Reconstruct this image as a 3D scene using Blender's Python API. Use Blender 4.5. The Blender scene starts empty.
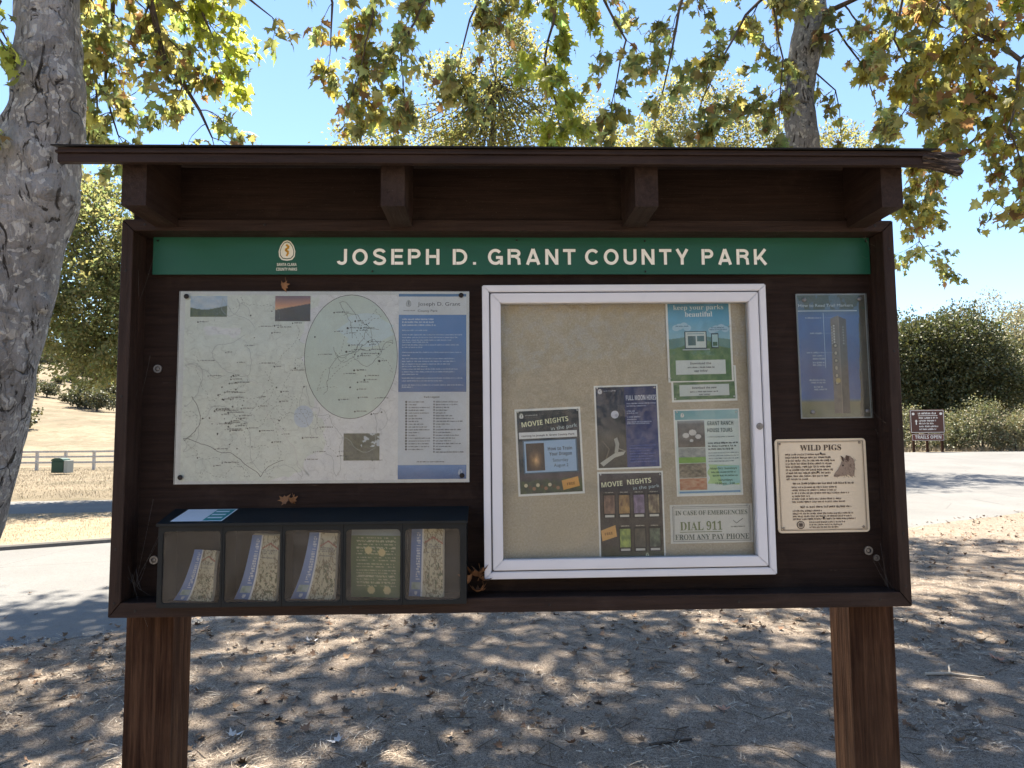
import bpy, bmesh, math, random
import numpy as np
from mathutils import Vector, Matrix, noise
rnd = random.Random(7)
RNG = np.random.default_rng(11)
S = bpy.context.scene
COL = S.collection
R = math.radians

# ------------------------------------------------------------------ camera
cam = bpy.data.cameras.new('camera')
cam.lens = 24.77; cam.sensor_width = 36; cam.clip_start = .05; cam.clip_end = 4000
camo = bpy.data.objects.new('camera', cam); COL.objects.link(camo)
CR = ((0.99955, 0.0295, 0.00514), (-0.02901, 0.99648, -0.07865), (-0.00744, 0.07846, 0.99689))
CM = Matrix(CR)
m3 = Matrix((CM.col[0], CM.col[2], -CM.col[1])).transposed()
camo.matrix_world = Matrix.Translation((-.0739, -2.1814, 1.6)) @ m3.to_4x4()
S.camera = camo

# ------------------------------------------------------------------ world and sun
SUN_EL, SUN_AZ = 62.0, 12.0          # azimuth: degrees left of straight ahead (+Y)
w = bpy.data.worlds.new('World'); S.world = w; w.use_nodes = True
nt = w.node_tree; nt.nodes.clear()
sky = nt.nodes.new('ShaderNodeTexSky'); sky.sky_type = 'NISHITA'; sky.sun_disc = False
sky.sun_elevation = R(SUN_EL); sky.sun_rotation = R(-SUN_AZ)
sky.air_density = 1.0; sky.dust_density = .0; sky.ozone_density = 4.5; sky.altitude = 900
bg = nt.nodes.new('ShaderNodeBackground'); bg.inputs[1].default_value = .082
ow = nt.nodes.new('ShaderNodeOutputWorld')
nt.links.new(sky.outputs[0], bg.inputs[0]); nt.links.new(bg.outputs[0], ow.inputs[0])
sl = bpy.data.lights.new('sun', 'SUN'); sl.energy = 4.9; sl.angle = R(.53); sl.color = (1, .95, .87)
so = bpy.data.objects.new('sun', sl); COL.objects.link(so)
sd = Vector((-math.sin(R(SUN_AZ))*math.cos(R(SUN_EL)), math.cos(R(SUN_AZ))*math.cos(R(SUN_EL)), math.sin(R(SUN_EL))))
so.rotation_euler = sd.to_track_quat('Z', 'Y').to_euler(); so.location = sd*50
vs = S.view_settings; vs.view_transform = 'Standard'; vs.look = 'None'; vs.exposure = 1.98; vs.gamma = 1; vs.use_curve_mapping = False
vs.use_white_balance = True; vs.white_balance_temperature = 7150; vs.white_balance_tint = 8
S.render.resolution_x = 1024; S.render.resolution_y = 768
try:
    S.cycles.max_bounces = 8; S.cycles.transparent_max_bounces = 12; S.cycles.diffuse_bounces = 4
    S.cycles.caustics_reflective = False; S.cycles.caustics_refractive = False
except Exception: pass

# ------------------------------------------------------------------ helpers
def s2l(c):
    return tuple((x/255/12.92 if x/255 <= .04045 else ((x/255+.055)/1.055)**2.4) for x in c)
class N:
    """small node-tree writer"""
    def __init__(s, name):
        s.m = bpy.data.materials.new(name); s.m.use_nodes = True
        s.t = s.m.node_tree; s.t.nodes.clear()
        s.out = s.t.nodes.new('ShaderNodeOutputMaterial')
    def n(s, typ, **kw):
        x = s.t.nodes.new('ShaderNode'+typ)
        for k, v in kw.items():
            if k in x.inputs: s.set(x.inputs[k], v)
            else: setattr(x, k, v)
        return x
    def set(s, sock, v):
        if hasattr(v, 'links') or isinstance(v, bpy.types.NodeSocket): s.t.links.new(v, sock)
        else:
            if isinstance(v, (tuple, list)) and len(v) == 3 and sock.type == 'RGBA': v = (*v, 1)
            sock.default_value = v
    def co(s, kind='Object', scale=(1, 1, 1)):
        c = s.n('TexCoord'); mp = s.n('Mapping'); s.set(mp.inputs['Vector'], c.outputs[kind]); mp.inputs['Scale'].default_value = scale
        return mp.outputs[0]
    def pos(s, scale=(1, 1, 1)):
        g = s.n('NewGeometry'); mp = s.n('Mapping'); s.set(mp.inputs['Vector'], g.outputs['Position']); mp.inputs['Scale'].default_value = scale
        return mp.outputs[0]
    def noise(s, vec, scale, detail=4, rough=.55, dist=0):
        x = s.n('TexNoise', Vector=vec, Scale=scale, Detail=detail, Roughness=rough, Distortion=dist); return x.outputs['Fac']
    def ramp(s, fac, stops, interp='LINEAR'):
        r = s.n('ValToRGB', Fac=fac); e = r.color_ramp.elements; r.color_ramp.interpolation = interp
        while len(e) < len(stops): e.new(.5)
        for i, (p, c) in enumerate(stops):
            e[i].position = p; e[i].color = (*c, 1) if len(c) == 3 else c
        return r.outputs[0]
    def mix(s, fac, a, b, mode='MIX'):
        x = s.n('Mix', data_type='RGBA', blend_type=mode)
        s.set(x.inputs[0], fac); s.set(x.inputs[6], a); s.set(x.inputs[7], b); return x.outputs[2]
    def math(s, op, a, b=0.0):
        x = s.n('Math', operation=op); s.set(x.inputs[0], a); s.set(x.inputs[1], b); return x.outputs[0]
    def bump(s, h, strength=.3, dist=.01):
        return s.n('Bump', Height=h, Strength=strength, Distance=dist).outputs[0]
    def bsdf(s, col, rough=.6, normal=None, metal=0, spec=.5, **kw):
        b = s.n('BsdfPrincipled'); s.set(b.inputs['Base Color'], col); s.set(b.inputs['Roughness'], rough)
        b.inputs['Metallic'].default_value = metal; b.inputs['Specular IOR Level'].default_value = spec
        if normal is not None: s.set(b.inputs['Normal'], normal)
        for k, v in kw.items(): s.set(b.inputs[k], v)
        return b.outputs[0]
    def done(s, sh):
        s.t.links.new(sh, s.out.inputs[0]); return s.m

_MC = {}
def plain(name, col, rough=.6, metal=0, spec=.4, var=.12, scale=40):
    """flat colour with a slight procedural variation"""
    if name in _MC: return _MC[name]
    a = N(name); f = a.noise(a.co(), scale, 3)
    c = a.mix(f, tuple(x*(1-var) for x in col), tuple(min(1, x*(1+var)) for x in col))
    _MC[name] = a.done(a.bsdf(c, rough, None, metal, spec)); return _MC[name]

class MB:
    def __init__(s): s.v = []; s.f = []; s.c = []; s.smooth = False
    def quad(s, *p, col=None):
        i = len(s.v); s.v += [tuple(q) for q in p]; s.f.append(tuple(range(i, i+len(p))))
        if col is not None: s.c += [col]*len(p)
    def box(s, x0, x1, y0, y1, z0, z1, bev=0):
        if bev:
            bm = bmesh.new(); bmesh.ops.create_cube(bm, size=1)
            for v in bm.verts: v.co = Vector(((x0+x1)/2+v.co.x*(x1-x0), (y0+y1)/2+v.co.y*(y1-y0), (z0+z1)/2+v.co.z*(z1-z0)))
            bmesh.ops.bevel(bm, geom=list(bm.edges), offset=bev, segments=2, affect='EDGES', profile=.6)
            s.bm(bm); return
        i = len(s.v)
        s.v += [(x, y, z) for x in (x0, x1) for y in (y0, y1) for z in (z0, z1)]
        s.f += [tuple(i+k for k in q) for q in ((0, 1, 3, 2), (4, 6, 7, 5), (0, 4, 5, 1), (2, 3, 7, 6), (0, 2, 6, 4), (1, 5, 7, 3))]
    def bm(s, bm):
        bm.verts.index_update(); i = len(s.v)
        s.v += [tuple(v.co) for v in bm.verts]; s.f += [tuple(i+v.index for v in f.verts) for f in bm.faces]; bm.free()
    def prism(s, pts, axis, a, b):
        """outline (2-d points) extruded along axis between a and b"""
        def P(p, t):
            return {'y': (p[0], t, p[1]), 'x': (t, p[0], p[1]), 'z': (p[0], p[1], t)}[axis]
        i = len(s.v); n = len(pts)
        s.v += [P(p, a) for p in pts]+[P(p, b) for p in pts]
        s.f.append(tuple(range(i, i+n))); s.f.append(tuple(range(i+2*n-1, i+n-1, -1)))
        for k in range(n): s.f.append((i+k, i+n+k, i+n+(k+1) % n, i+(k+1) % n))
    def tube(s, pts, rad, n=8, cap=True, wob=0):
        pts = [Vector(p) for p in pts]; i0 = len(s.v); up = Vector((.3, .9, .1))
        for k, p in enumerate(pts):
            t = (pts[min(k+1, len(pts)-1)]-pts[max(k-1, 0)])
            t = t.normalized() if t.length > 1e-9 else Vector((0, 0, 1))
            a = t.cross(up); a = a.normalized() if a.length > 1e-3 else t.orthogonal().normalized(); b = t.cross(a)
            for j in range(n):
                an = 2*math.pi*j/n; r = rad[k] if hasattr(rad, '__len__') else rad
                q = a*math.cos(an)+b*math.sin(an)
                if wob: r = r*(1+wob*noise.noise((p+q*r)*(1.4/max(r, .02))*.35)+wob*.5*noise.noise((p+q*r)*(4/max(r, .02))*.35))
                s.v.append(tuple(p+q*r))
        for k in range(len(pts)-1):
            for j in range(n):
                a = i0+k*n+j; b = i0+k*n+(j+1) % n; s.f.append((a, b, b+n, a+n))
        if cap:
            s.f.append(tuple(i0+j for j in range(n))); s.f.append(tuple(i0+(len(pts)-1)*n+j for j in range(n-1, -1, -1)))
    def lathe(s, prof, n=12, c=(0, 0, 0), axis='y'):
        i0 = len(s.v)
        for r, t in prof:
            for j in range(n):
                an = 2*math.pi*j/n
                if axis == 'y': s.v.append((c[0]+r*math.cos(an), c[1]+t, c[2]+r*math.sin(an)))
                else: s.v.append((c[0]+r*math.cos(an), c[1]+r*math.sin(an), c[2]+t))
        for k in range(len(prof)-1):
            for j in range(n):
                a = i0+k*n+j; b = i0+k*n+(j+1) % n; s.f.append((a, b, b+n, a+n))
    def build(s, name, mat, parent=None, smooth=False, loc=None, rot=None):
        me = bpy.data.meshes.new(name); me.from_pydata(s.v, [], s.f); me.validate()
        if s.c and len(s.c) == len(s.v):
            at = me.color_attributes.new('Col', 'FLOAT_COLOR', 'POINT')
            at.data.foreach_set('color', np.array([(*c, 1) for c in s.c], dtype=np.float32).ravel())
        if s.smooth or smooth: me.polygons.foreach_set('use_smooth', [True]*len(me.polygons))
        me.materials.append(mat); me.update()
        return link(name, me, parent, loc, rot)
def link(name, data, parent=None, loc=None, rot=None):
    o = bpy.data.objects.new(name, data); COL.objects.link(o); o.parent = parent
    if loc is not None: o.location = loc
    if rot is not None: o.rotation_euler = rot
    return o
def tag(o, label=None, cat=None, group=None, kind=None):
    if label: o['label'] = label
    if cat: o['category'] = cat
    if group: o['group'] = group
    if kind: o['kind'] = kind
    return o
def thing(name, label, cat, loc=(0, 0, 0), rot=(0, 0, 0), group=None):
    return tag(link(name, None, None, loc, rot), label, cat, group)
def fast_mesh(name, V, F, mat, parent=None, C=None, smooth=False):
    """V (n,3), F (m,k) numpy arrays"""
    me = bpy.data.meshes.new(name); m, k = F.shape
    me.vertices.add(len(V)); me.vertices.foreach_set('co', V.astype(np.float32).ravel())
    me.loops.add(m*k); me.loops.foreach_set('vertex_index', F.astype(np.int32).ravel())
    me.polygons.add(m); me.polygons.foreach_set('loop_start', np.arange(0, m*k, k, dtype=np.int32))
    me.update(calc_edges=True)
    if C is not None:
        at = me.color_attributes.new('Col', 'FLOAT_COLOR', 'POINT')
        at.data.foreach_set('color', np.hstack([C, np.ones((len(C), 1))]).astype(np.float32).ravel())
    if smooth: me.polygons.foreach_set('use_smooth', np.ones(m, dtype=bool))
    me.materials.append(mat)
    return link(name, me, parent)
def unit(a): return a/np.maximum(np.linalg.norm(a, axis=-1, keepdims=True), 1e-9)
def scatter(tv, tf, P, T, Nn, sc, cols=None):
    """copies of a template (x width, y tip, z normal) at P; returns V, F, C"""
    T = unit(T); X = unit(np.cross(T, Nn)); Z = np.cross(X, T)
    B = np.stack([X, T, Z], axis=1)                       # rows
    sc = np.asarray(sc); sc = sc[:, None, None] if sc.ndim == 1 else sc[:, None, :]
    V = np.einsum('kj,njc->nkc', tv, B) if sc.shape[-1] == 1 else None
    if V is None: V = np.einsum('nkj,njc->nkc', tv[None]*sc, B)
    else: V = V*sc
    V = V+P[:, None, :]; k = len(tv)
    F = (tf[None]+(np.arange(len(P))*k)[:, None, None]).reshape(-1, tf.shape[1])
    C = None if cols is None else np.repeat(cols, k, axis=0)
    return V.reshape(-1, 3), F, C

CAMP = Vector((-.0739, -2.1814, 1.6))
def at(px, py, d):
    """the world point d metres along the lens axis in the direction of photo pixel (px, py)"""
    return CAMP+CM @ Vector(((px-512)/704.6, 1, (384-py)/704.6))*d

def smooth(a, b, x):
    t = np.clip((x-a)/(b-a), 0, 1); return t*t*(3-2*t)
_h = [(RNG.uniform(-1, 1), RNG.uniform(-1, 1), RNG.uniform(0, 6.28)) for _ in range(10)]
def height(x, y):
    x = np.asarray(x, float); y = np.asarray(y, float)
    h = .75*smooth(14, 36, y)*smooth(2, 12, x)
    r = np.sqrt((x+10)**2+(y*1.0)**2)
    hill = sum(np.sin(x*a*.022+y*b*.016+c) for a, b, c in _h)/10
    fine = sum(np.sin(x*b*.09+y*a*.08+c) for a, b, c in _h)/10
    h = h+smooth(75, 420, r)*(40+34*hill)+smooth(90, 160, r)*2.2*fine
    h = h+smooth(420, 950, r)*45*(1+.7*hill)
    return h
LN_P = np.array((-3.88, 3.52)); LN_D = np.array((.861, .508)); LN_N = np.array((-.508, .861))
def near_side(x, y):      # signed distance beyond the near edge of the road
    return (x-LN_P[0])*LN_N[0]+(y-LN_P[1])*LN_N[1]

# ------------------------------------------------------------------ setting materials
def mat_ground():
    a = N('dirt_and_dry_grass'); p = a.pos()
    n1 = a.noise(p, 1.3, 5, .6); n2 = a.noise(p, 9, 5, .65); n3 = a.noise(p, 70, 4, .7); n4 = a.noise(p, 260, 2, .6)
    dirt = a.ramp(n2, [(.3, (.21, .152, .118)), (.5, (.375, .292, .235)), (.72, (.50, .412, .345))])
    dirt = a.mix(a.ramp(n3, [(.44, (0, 0, 0)), (.56, (1, 1, 1))]), a.mix(.72, dirt, (.085, .064, .05)), dirt)
    dirt = a.mix(a.ramp(n1, [(.38, (.45, .45, .45)), (.55, (0, 0, 0))]), dirt, (.15, .115, .09))
    dirt = a.mix(a.ramp(n4, [(.36, (.75, .75, .75)), (.5, (0, 0, 0))]), dirt, (.62, .55, .46))
    n5 = a.noise(p, 150, 2, .6); dirt = a.mix(a.ramp(n5, [(.56, (0, 0, 0)), (.68, (.65, .65, .65))]), dirt, (.08, .06, .048))
    straw = a.ramp(n2, [(.3, (.19, .152, .108)), (.55, (.26, .215, .155)), (.75, (.32, .27, .20))])
    straw = a.mix(a.ramp(n1, [(.35, (.6, .6, .6)), (.6, (0, 0, 0))]), straw, (.17, .135, .095))
    sx = a.n('SeparateXYZ', Vector=p)
    d = a.math('ADD', sx.outputs[1], a.math('MULTIPLY', a.math('SUBTRACT', n1, .5), 3.0))
    far = a.ramp(a.math('MULTIPLY', d, 1/60), [(.17, (0, 0, 0)), (.27, (1, 1, 1))])
    nh = a.noise(a.pos((1, 1, 2)), .06, 6, .7, .6); straw = a.mix(a.ramp(nh, [(.42, (0, 0, 0)), (.56, (.8, .8, .8))]), straw, (.15, .125, .09)); straw = a.mix(a.ramp(a.noise(a.pos(), .35, 5, .75), [(.5, (0, 0, 0)), (.62, (.7, .7, .7))]), straw, (.12, .105, .07))
    c = a.mix(far, dirt, straw)
    hgt = a.math('ADD', a.math('MULTIPLY', n2, .6), a.math('ADD', a.math('MULTIPLY', n3, .5), a.math('MULTIPLY', n4, .25)))
    return a.done(a.bsdf(c, .95, a.bump(hgt, 1.0, .045), spec=.1))
def mat_asphalt():
    a = N('worn_pale_asphalt'); p = a.pos()
    n1 = a.noise(p, .5, 5, .6); n2 = a.noise(p, 14, 5, .75); n3 = a.noise(p, 120, 2, .6)
    c = a.ramp(n1, [(.3, (.15, .147, .145)), (.7, (.205, .20, .197))])
    c = a.mix(a.ramp(n2, [(.4, (.35, .35, .35)), (.6, (0, 0, 0))]), c, (.13, .128, .125))
    c = a.mix(a.ramp(n3, [(.35, (.6, .6, .6)), (.5, (0, 0, 0))]), c, (.08, .078, .076))
    v = a.n('TexVoronoi', Vector=a.pos(), Scale=.45, feature='DISTANCE_TO_EDGE')
    crack = a.math('LESS_THAN', a.math('ADD', v.outputs['Distance'], a.math('MULTIPLY', n2, .012)), .011)
    c = a.mix(a.math('MULTIPLY', crack, .5), c, (.09, .088, .085))
    return a.done(a.bsdf(c, .9, a.bump(n3, .5, .006), spec=.2))
M_GROUND = mat_ground(); M_ROAD = mat_asphalt()
def mat_straw_sheet():
    a = N('dry_grass_verge'); p = a.pos(); n1 = a.noise(p, 2, 5); n2 = a.noise(p, 45, 4, .7)
    c = a.ramp(n1, [(.3, (.26, .215, .155)), (.7, (.38, .325, .245))]); c = a.mix(a.ramp(n2, [(.4, (.6, .6, .6)), (.65, (0, 0, 0))]), c, (.22, .15, .085))
    return a.done(a.bsdf(c, .95, a.bump(n2, .8, .03), spec=.1))
M_VERGE = mat_straw_sheet()
M_KERB = plain('kerb_concrete', (.12, .11, .10), .9, var=.3, scale=20)

# ------------------------------------------------------------------ ground sheet
def axis_lin(a, b, step, lim, g=1.11):
    v = list(np.arange(a, b, step)); s = step
    while v[-1] < lim[1]: s *= g; v.append(v[-1]+s)
    s = step; lo = []
    x = a
    while x > lim[0]: s *= g; x -= s; lo.append(x)
    return np.array(lo[::-1]+v)
gx = axis_lin(-5, 6, .07, (-1500, 1500)); gy = axis_lin(.2, 8, .07, (-900, 1800))
X, Y = np.meshgrid(gx, gy)
Z = height(X, Y)
nearm = np.clip((.5-near_side(X, Y))/.5, 0, 1)
nz = sum(np.sin(X*a*7+Y*b*9+c)*np.sin(X*b*5.3-Y*a*6+c*2) for a, b, c in _h)/10
nzf = sum(np.sin(X*a*31+Y*b*27+c*3)*np.sin(X*b*23-Y*a*29+c) for a, b, c in _h)/10
dm = smooth(60, 20, np.abs(X))*smooth(60, 20, np.abs(Y))
Z = Z+nearm*dm*(np.clip(-near_side(X, Y)/1.2+.12, 0, 1)*nz*.05+nzf*.014+.010)-(1-nearm)*.03*(Y < 36.5)*(near_side(X, Y) < 60)*(np.abs(X) < 50)
ny_, nx_ = X.shape
idx = np.arange(nx_*ny_).reshape(ny_, nx_)
F = np.stack([idx[:-1, :-1], idx[:-1, 1:], idx[1:, 1:], idx[1:, :-1]], -1).reshape(-1, 4)
g = fast_mesh('ground', np.stack([X, Y, Z], -1).reshape(-1, 3), F, M_GROUND, smooth=True); tag(g, kind='structure')

def draped(name, poly, mat, off, step=1.5, skirt=0):
    bm = bmesh.new(); vs_ = [bm.verts.new((x, y, 0)) for x, y in poly]; bm.faces.new(vs_)
    xs = [p[0] for p in poly]; ys = [p[1] for p in poly]
    for ax, lo, hi in ((0, min(xs), max(xs)), (1, min(ys), max(ys))):
        t = lo+step
        while t < hi:
            n_ = Vector((1, 0, 0)) if ax == 0 else Vector((0, 1, 0))
            bmesh.ops.bisect_plane(bm, geom=bm.verts[:]+bm.edges[:]+bm.faces[:], plane_co=n_*t, plane_no=n_); t += step
    bmesh.ops.triangulate(bm, faces=[f for f in bm.faces if len(f.verts) > 4])
    for v in bm.verts: v.co.z = float(height(v.co.x, v.co.y))+off
    bm.normal_update()
    for f in bm.faces:
        if f.normal.z < 0: f.normal_flip()
    if skirt:
        be = [e for e in bm.edges if e.is_boundary]
        r = bmesh.ops.extrude_edge_only(bm, edges=be)
        for v in [q for q in r['geom'] if isinstance(q, bmesh.types.BMVert)]: v.co.z -= skirt
    mb = MB(); mb.bm(bm); return tag(mb.build(name, mat), kind='structure')
# wobbly near edge of the road where dirt spills on to it
edge = []
for k in range(-150, 175):
    t = k*.35; wob = .07*math.sin(t*2.3)+.05*math.sin(t*5.1+1)+.03*math.sin(t*11.7)
    q = LN_P+LN_D*t+LN_N*wob; edge.append((q[0], q[1]))
back = [(47, 35.3), (6.5, 35.3), (4.6, 24), (3, 19.4), (-10.72, 17.98), (-45, 14.2)]
draped('road', edge+back, M_ROAD, .004)
isl = [(-38, -9.2), (-7.47, 8.80), (2.5, 14.68), (2.95, 14.95), (2.85, 15.1), (2.4, 15.1), (-10.78, 13.76), (-38, 11.2)]
draped('verge', isl, M_VERGE, .055, 2.0, skirt=.06)
def kerb(pts, wd=.14, h=.075):
    mb = MB(); d0 = []
    for i, p in enumerate(pts):
        a = Vector(pts[max(i-1, 0)]); b = Vector(pts[min(i+1, len(pts)-1)]); t = (b-a).normalized(); d0.append(Vector((t.y, -t.x)))
    V = []
    for p, n_ in zip(pts, d0):
        p = Vector(p); z = float(height(p.x, p.y))
        for o, zz in ((0, 0), (.02, h-.02), (.05, h), (wd-.02, h), (wd, h-.03), (wd, 0)):
            q = p+n_*(wd-o); V.append((q.x, q.y, z+zz-.001))
    for i in range(len(pts)-1):
        for k in range(5):
            a = i*6+k; mb.f.append((a, a+1, a+7, a+6))
    mb.v = V; return tag(mb.build('kerb', M_KERB), kind='structure')
kerb([(-38+30.53*t/12, -9.2+18*t/12) for t in range(13)]+[(-7.47+9.97*t/5, 8.80+5.88*t/5) for t in range(1, 6)]+[(2.95, 14.95), (2.85, 15.1)])

# ------------------------------------------------------------------ kiosk materials
def mat_paint(name='dark_brown_paint', base=(.032, .0200, .0162), axis='x', rough=.5):
    a = N(name); sc = {'x': (1.2, 22, 22), 'z': (22, 22, 1.2), 'y': (22, 1.2, 22)}[axis]
    p = a.co('Object', sc); n1 = a.noise(p, 3, 6, .65, .4); n2 = a.noise(a.co('Object'), 5, 5, .65); n3 = a.noise(a.co('Object'), 300, 2)
    c = a.mix(a.ramp(n1, [(.35, (0, 0, 0)), (.7, (1, 1, 1))]), tuple(x*.72 for x in base), tuple(x*1.35 for x in base))
    c = a.mix(a.ramp(n2, [(.55, (0, 0, 0)), (.75, (.28, .28, .28))]), c, (.095, .07, .055))
    n4 = a.noise(a.co('Object', tuple(q*.35 for q in sc)), 9, 6, .75, 1.5); c = a.mix(a.ramp(n4, [(.66, (0, 0, 0)), (.74, (.55, .55, .55))]), c, (.15, .115, .09))
    c = a.mix(a.ramp(n3, [(.70, (0, 0, 0)), (.78, (.5, .5, .5))]), c, (.2, .18, .15))
    r = a.ramp(n2, [(.3, (rough-.1,)*3), (.7, (rough+.2,)*3)])
    return a.done(a.bsdf(c, r, a.bump(a.math('ADD', n1, a.math('MULTIPLY', n4, .7)), .6, .005), spec=.13))
M_PX = mat_paint(); M_PZ = mat_paint('dark_brown_paint_upright', axis='z'); M_PY = mat_paint('dark_brown_paint_beam', axis='y')
M_BACK = mat_paint('dark_brown_plywood', (.022, .0132, .0104), 'x', .62)
def mat_post():
    a = N('stained_redwood_post'); p = a.co('Object', (14, 14, .8)); n1 = a.noise(p, 2.2, 7, .7, .6); n2 = a.noise(a.co('Object', (60, 60, 2)), 2, 4, .6)
    n3 = a.noise(a.co('Object'), 4, 4)
    c = a.ramp(n1, [(.3, (.016, .0085, .006)), (.5, (.056, .028, .017)), (.72, (.125, .068, .04))])
    c = a.mix(a.ramp(n2, [(.35, (.7, .7, .7)), (.5, (0, 0, 0))]), c, (.022, .011, .007)); c = a.mix(a.ramp(n3, [(.5, (0, 0, 0)), (.8, (.5, .5, .5))]), c, (.10, .062, .04))
    return a.done(a.bsdf(c, .75, a.bump(a.math('ADD', n2, n1), .9, .008), spec=.06))
M_POST = mat_post()
M_FELT = plain('roofing_felt', (.012, .012, .013), .9)
def mat_rot():
    a = N('rotten_splintered_wood'); n1 = a.noise(a.co('Object', (3, 30, 30)), 4, 6, .7)
    c = a.ramp(n1, [(.4, (.012, .009, .008)), (.54, (.06, .042, .033)), (.68, (.34, .27, .21))]); return a.done(a.bsdf(c, .9, a.bump(n1, 1, .01)))
M_ROT = mat_rot()
M_STEEL = plain('galvanised_steel', (.22, .22, .22), .45, .8, .5, .25)
M_DARKMETAL = plain('dark_screw', (.03, .028, .028), .45, .7)
M_WHITE_AL = plain('white_painted_aluminium', (.66, .68, .72), .35, 0, .5, .06, 8)
M_GROOVE = plain('groove_shadow_gap', (.10, .10, .11), .6)
def mat_cork():
    a = N('beige_fabric_pinboard'); p = a.co('Object'); n1 = a.noise(p, 160, 4, .75); n2 = a.noise(p, 4, 3); n3 = a.noise(p, 520, 2)
    c = a.ramp(n1, [(.3, (.42, .355, .26)), (.55, (.52, .45, .345)), (.72, (.62, .56, .45))])
    c = a.mix(a.ramp(n2, [(.3, (.12, .12, .12)), (.7, (0, 0, 0))]), c, (.3, .26, .2))
    return a.done(a.bsdf(c, .95, a.bump(n3, .4, .001), spec=.1))
M_CORK = mat_cork()
def mat_glass(name, rough=.03, dust=.05, tint=(.97, .985, .98), fres=1.45, dcol=(.7, .72, .72)):
    a = N(name); tr = a.n('BsdfTransparent', Color=(*tint, 1)); gl = a.n('BsdfGlossy', Roughness=rough); gl.inputs['Color'].default_value = (1, 1, 1, 1)
    fr = a.n('Fresnel', IOR=fres); m1 = a.n('MixShader'); a.set(m1.inputs[0], fr.outputs[0]); a.set(m1.inputs[1], tr.outputs[0]); a.set(m1.inputs[2], gl.outputs[0])
    df = a.n('BsdfDiffuse', Color=(*dcol, 1)); m2 = a.n('MixShader')
    n1 = a.noise(a.co('Object', (1, 1, 1)), 7, 5, .6, 1.2); n2 = a.noise(a.co('Object'), 160, 2)
    f = a.math('MULTIPLY', a.math('ADD', a.ramp(n1, [(.35, (.25,)*3), (.75, (1.5,)*3)]), a.ramp(n2, [(.66, (0,)*3), (.75, (1.5,)*3)])), dust)
    a.set(m2.inputs[0], f); a.set(m2.inputs[1], m1.outputs[0]); a.set(m2.inputs[2], df.outputs[0]); return a.done(m2.outputs[0])
M_GLASS = mat_glass('display_case_glass', .02, .03, fres=1.24)
M_ACRYL = mat_glass('dusty_acrylic', .10, .05, fres=1.35)
M_DOOR = mat_glass('scratched_clear_door', .05, .07, (.9, .91, .91), 1.4, (.5, .5, .48))
M_BLACKP = plain('black_plastic', (.012, .0155, .017), .5, 0, .2, .4, 12)

# ------------------------------------------------------------------ the kiosk
kiosk = thing('information_kiosk', 'large dark brown wooden notice kiosk on two posts with a roof overhead', 'information kiosk', (0, .2, 0))
KO = kiosk.location
def kpart(mb, name, mat, **kw):
    o = mb.build(name, mat, kiosk, **kw); o.location = -KO; return o
FT, FB, W2 = 2.293, 1.078, 1.22
bw, bb = .036, .044
# mitred frame rails
def rail(pts, y0=0, y1=.125):
    mb = MB(); mb.prism(pts, 'y', y0, y1)
    bm = bmesh.new(); vv = [bm.verts.new(v) for v in mb.v]; [bm.faces.new([vv[i] for i in f]) for f in mb.f]
    bmesh.ops.recalc_face_normals(bm, faces=bm.faces[:])
    bmesh.ops.bevel(bm, geom=bm.edges[:], offset=.0018, segments=1, affect='EDGES'); m = MB(); m.bm(bm); return m
e = .0008
kpart(rail([(-W2, FB+e), (-W2, FT-e), (-W2+bw, FT-bw-e), (-W2+bw, FB+bb+e)]), 'frame_rail', M_PZ)
kpart(rail([(W2, FB+e), (W2, FT-e), (W2-bw, FT-bw-e), (W2-bw, FB+bb+e)]), 'frame_rail', M_PZ)
kpart(rail([(-W2+e, FT), (W2-e, FT), (W2-bw-e, FT-bw), (-W2+bw+e, FT-bw)]), 'frame_rail', M_PX)
kpart(rail([(-W2+e, FB), (W2-e, FB), (W2-bw-e, FB+bb), (-W2+bw+e, FB+bb)]), 'frame_rail', M_PX)
mb = MB(); mb.box(-W2+bw-.002, W2-bw+.002, .09, .118, FB+bb-.002, FT-bw+.002); kpart(mb, 'back_panel', M_BACK)
for x in (-1.156, 1.160):
    mb = MB(); mb.box(x-.073, x+.073, .128, .27, -.3, 2.40, .005); kpart(mb, 'post', M_POST)
# blocking under the roof, lookouts, roof
mb = MB(); mb.box(-1.19, 1.19, .012, .05, FT+.001, 2.463); kpart(mb, 'header_board', M_BACK)
SL = .403
for x0, x1 in ((-1.117, -1.048), (-.387, -.319), (.345, .412), (1.069, 1.132)):
    mb = MB(); mb.prism([(-.205, 2.268), (-.002, 2.268), (-.002, 2.30), (.011, 2.30), (.011, 2.374+.258*SL-.003), (-.205, 2.374+.045*SL-.003)], 'x', x0, x1); kpart(mb, 'rafter', M_PY)
mb = MB()
yf, yr, yb = -.25, .2, .65; zb_ = 2.376; t = .022
def roof_half(x0, x1, ya, yb_, za, zb2, th):
    mb.prism([(ya, za), (yb_, zb2), (yb_, zb2+th), (ya, za+th)], 'x', x0, x1)
mb = MB(); zr = zb_+.45*SL
mb.prism([(yf+.021, zb_+.021*SL), (yr, zr), (yb, zb_), (yb, zb_+.03), (yr, zr+.03), (yf+.021, zb_+.03+.021*SL)], 'x', -1.262, 1.20); kpart(mb, 'roof', M_PX)
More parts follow.
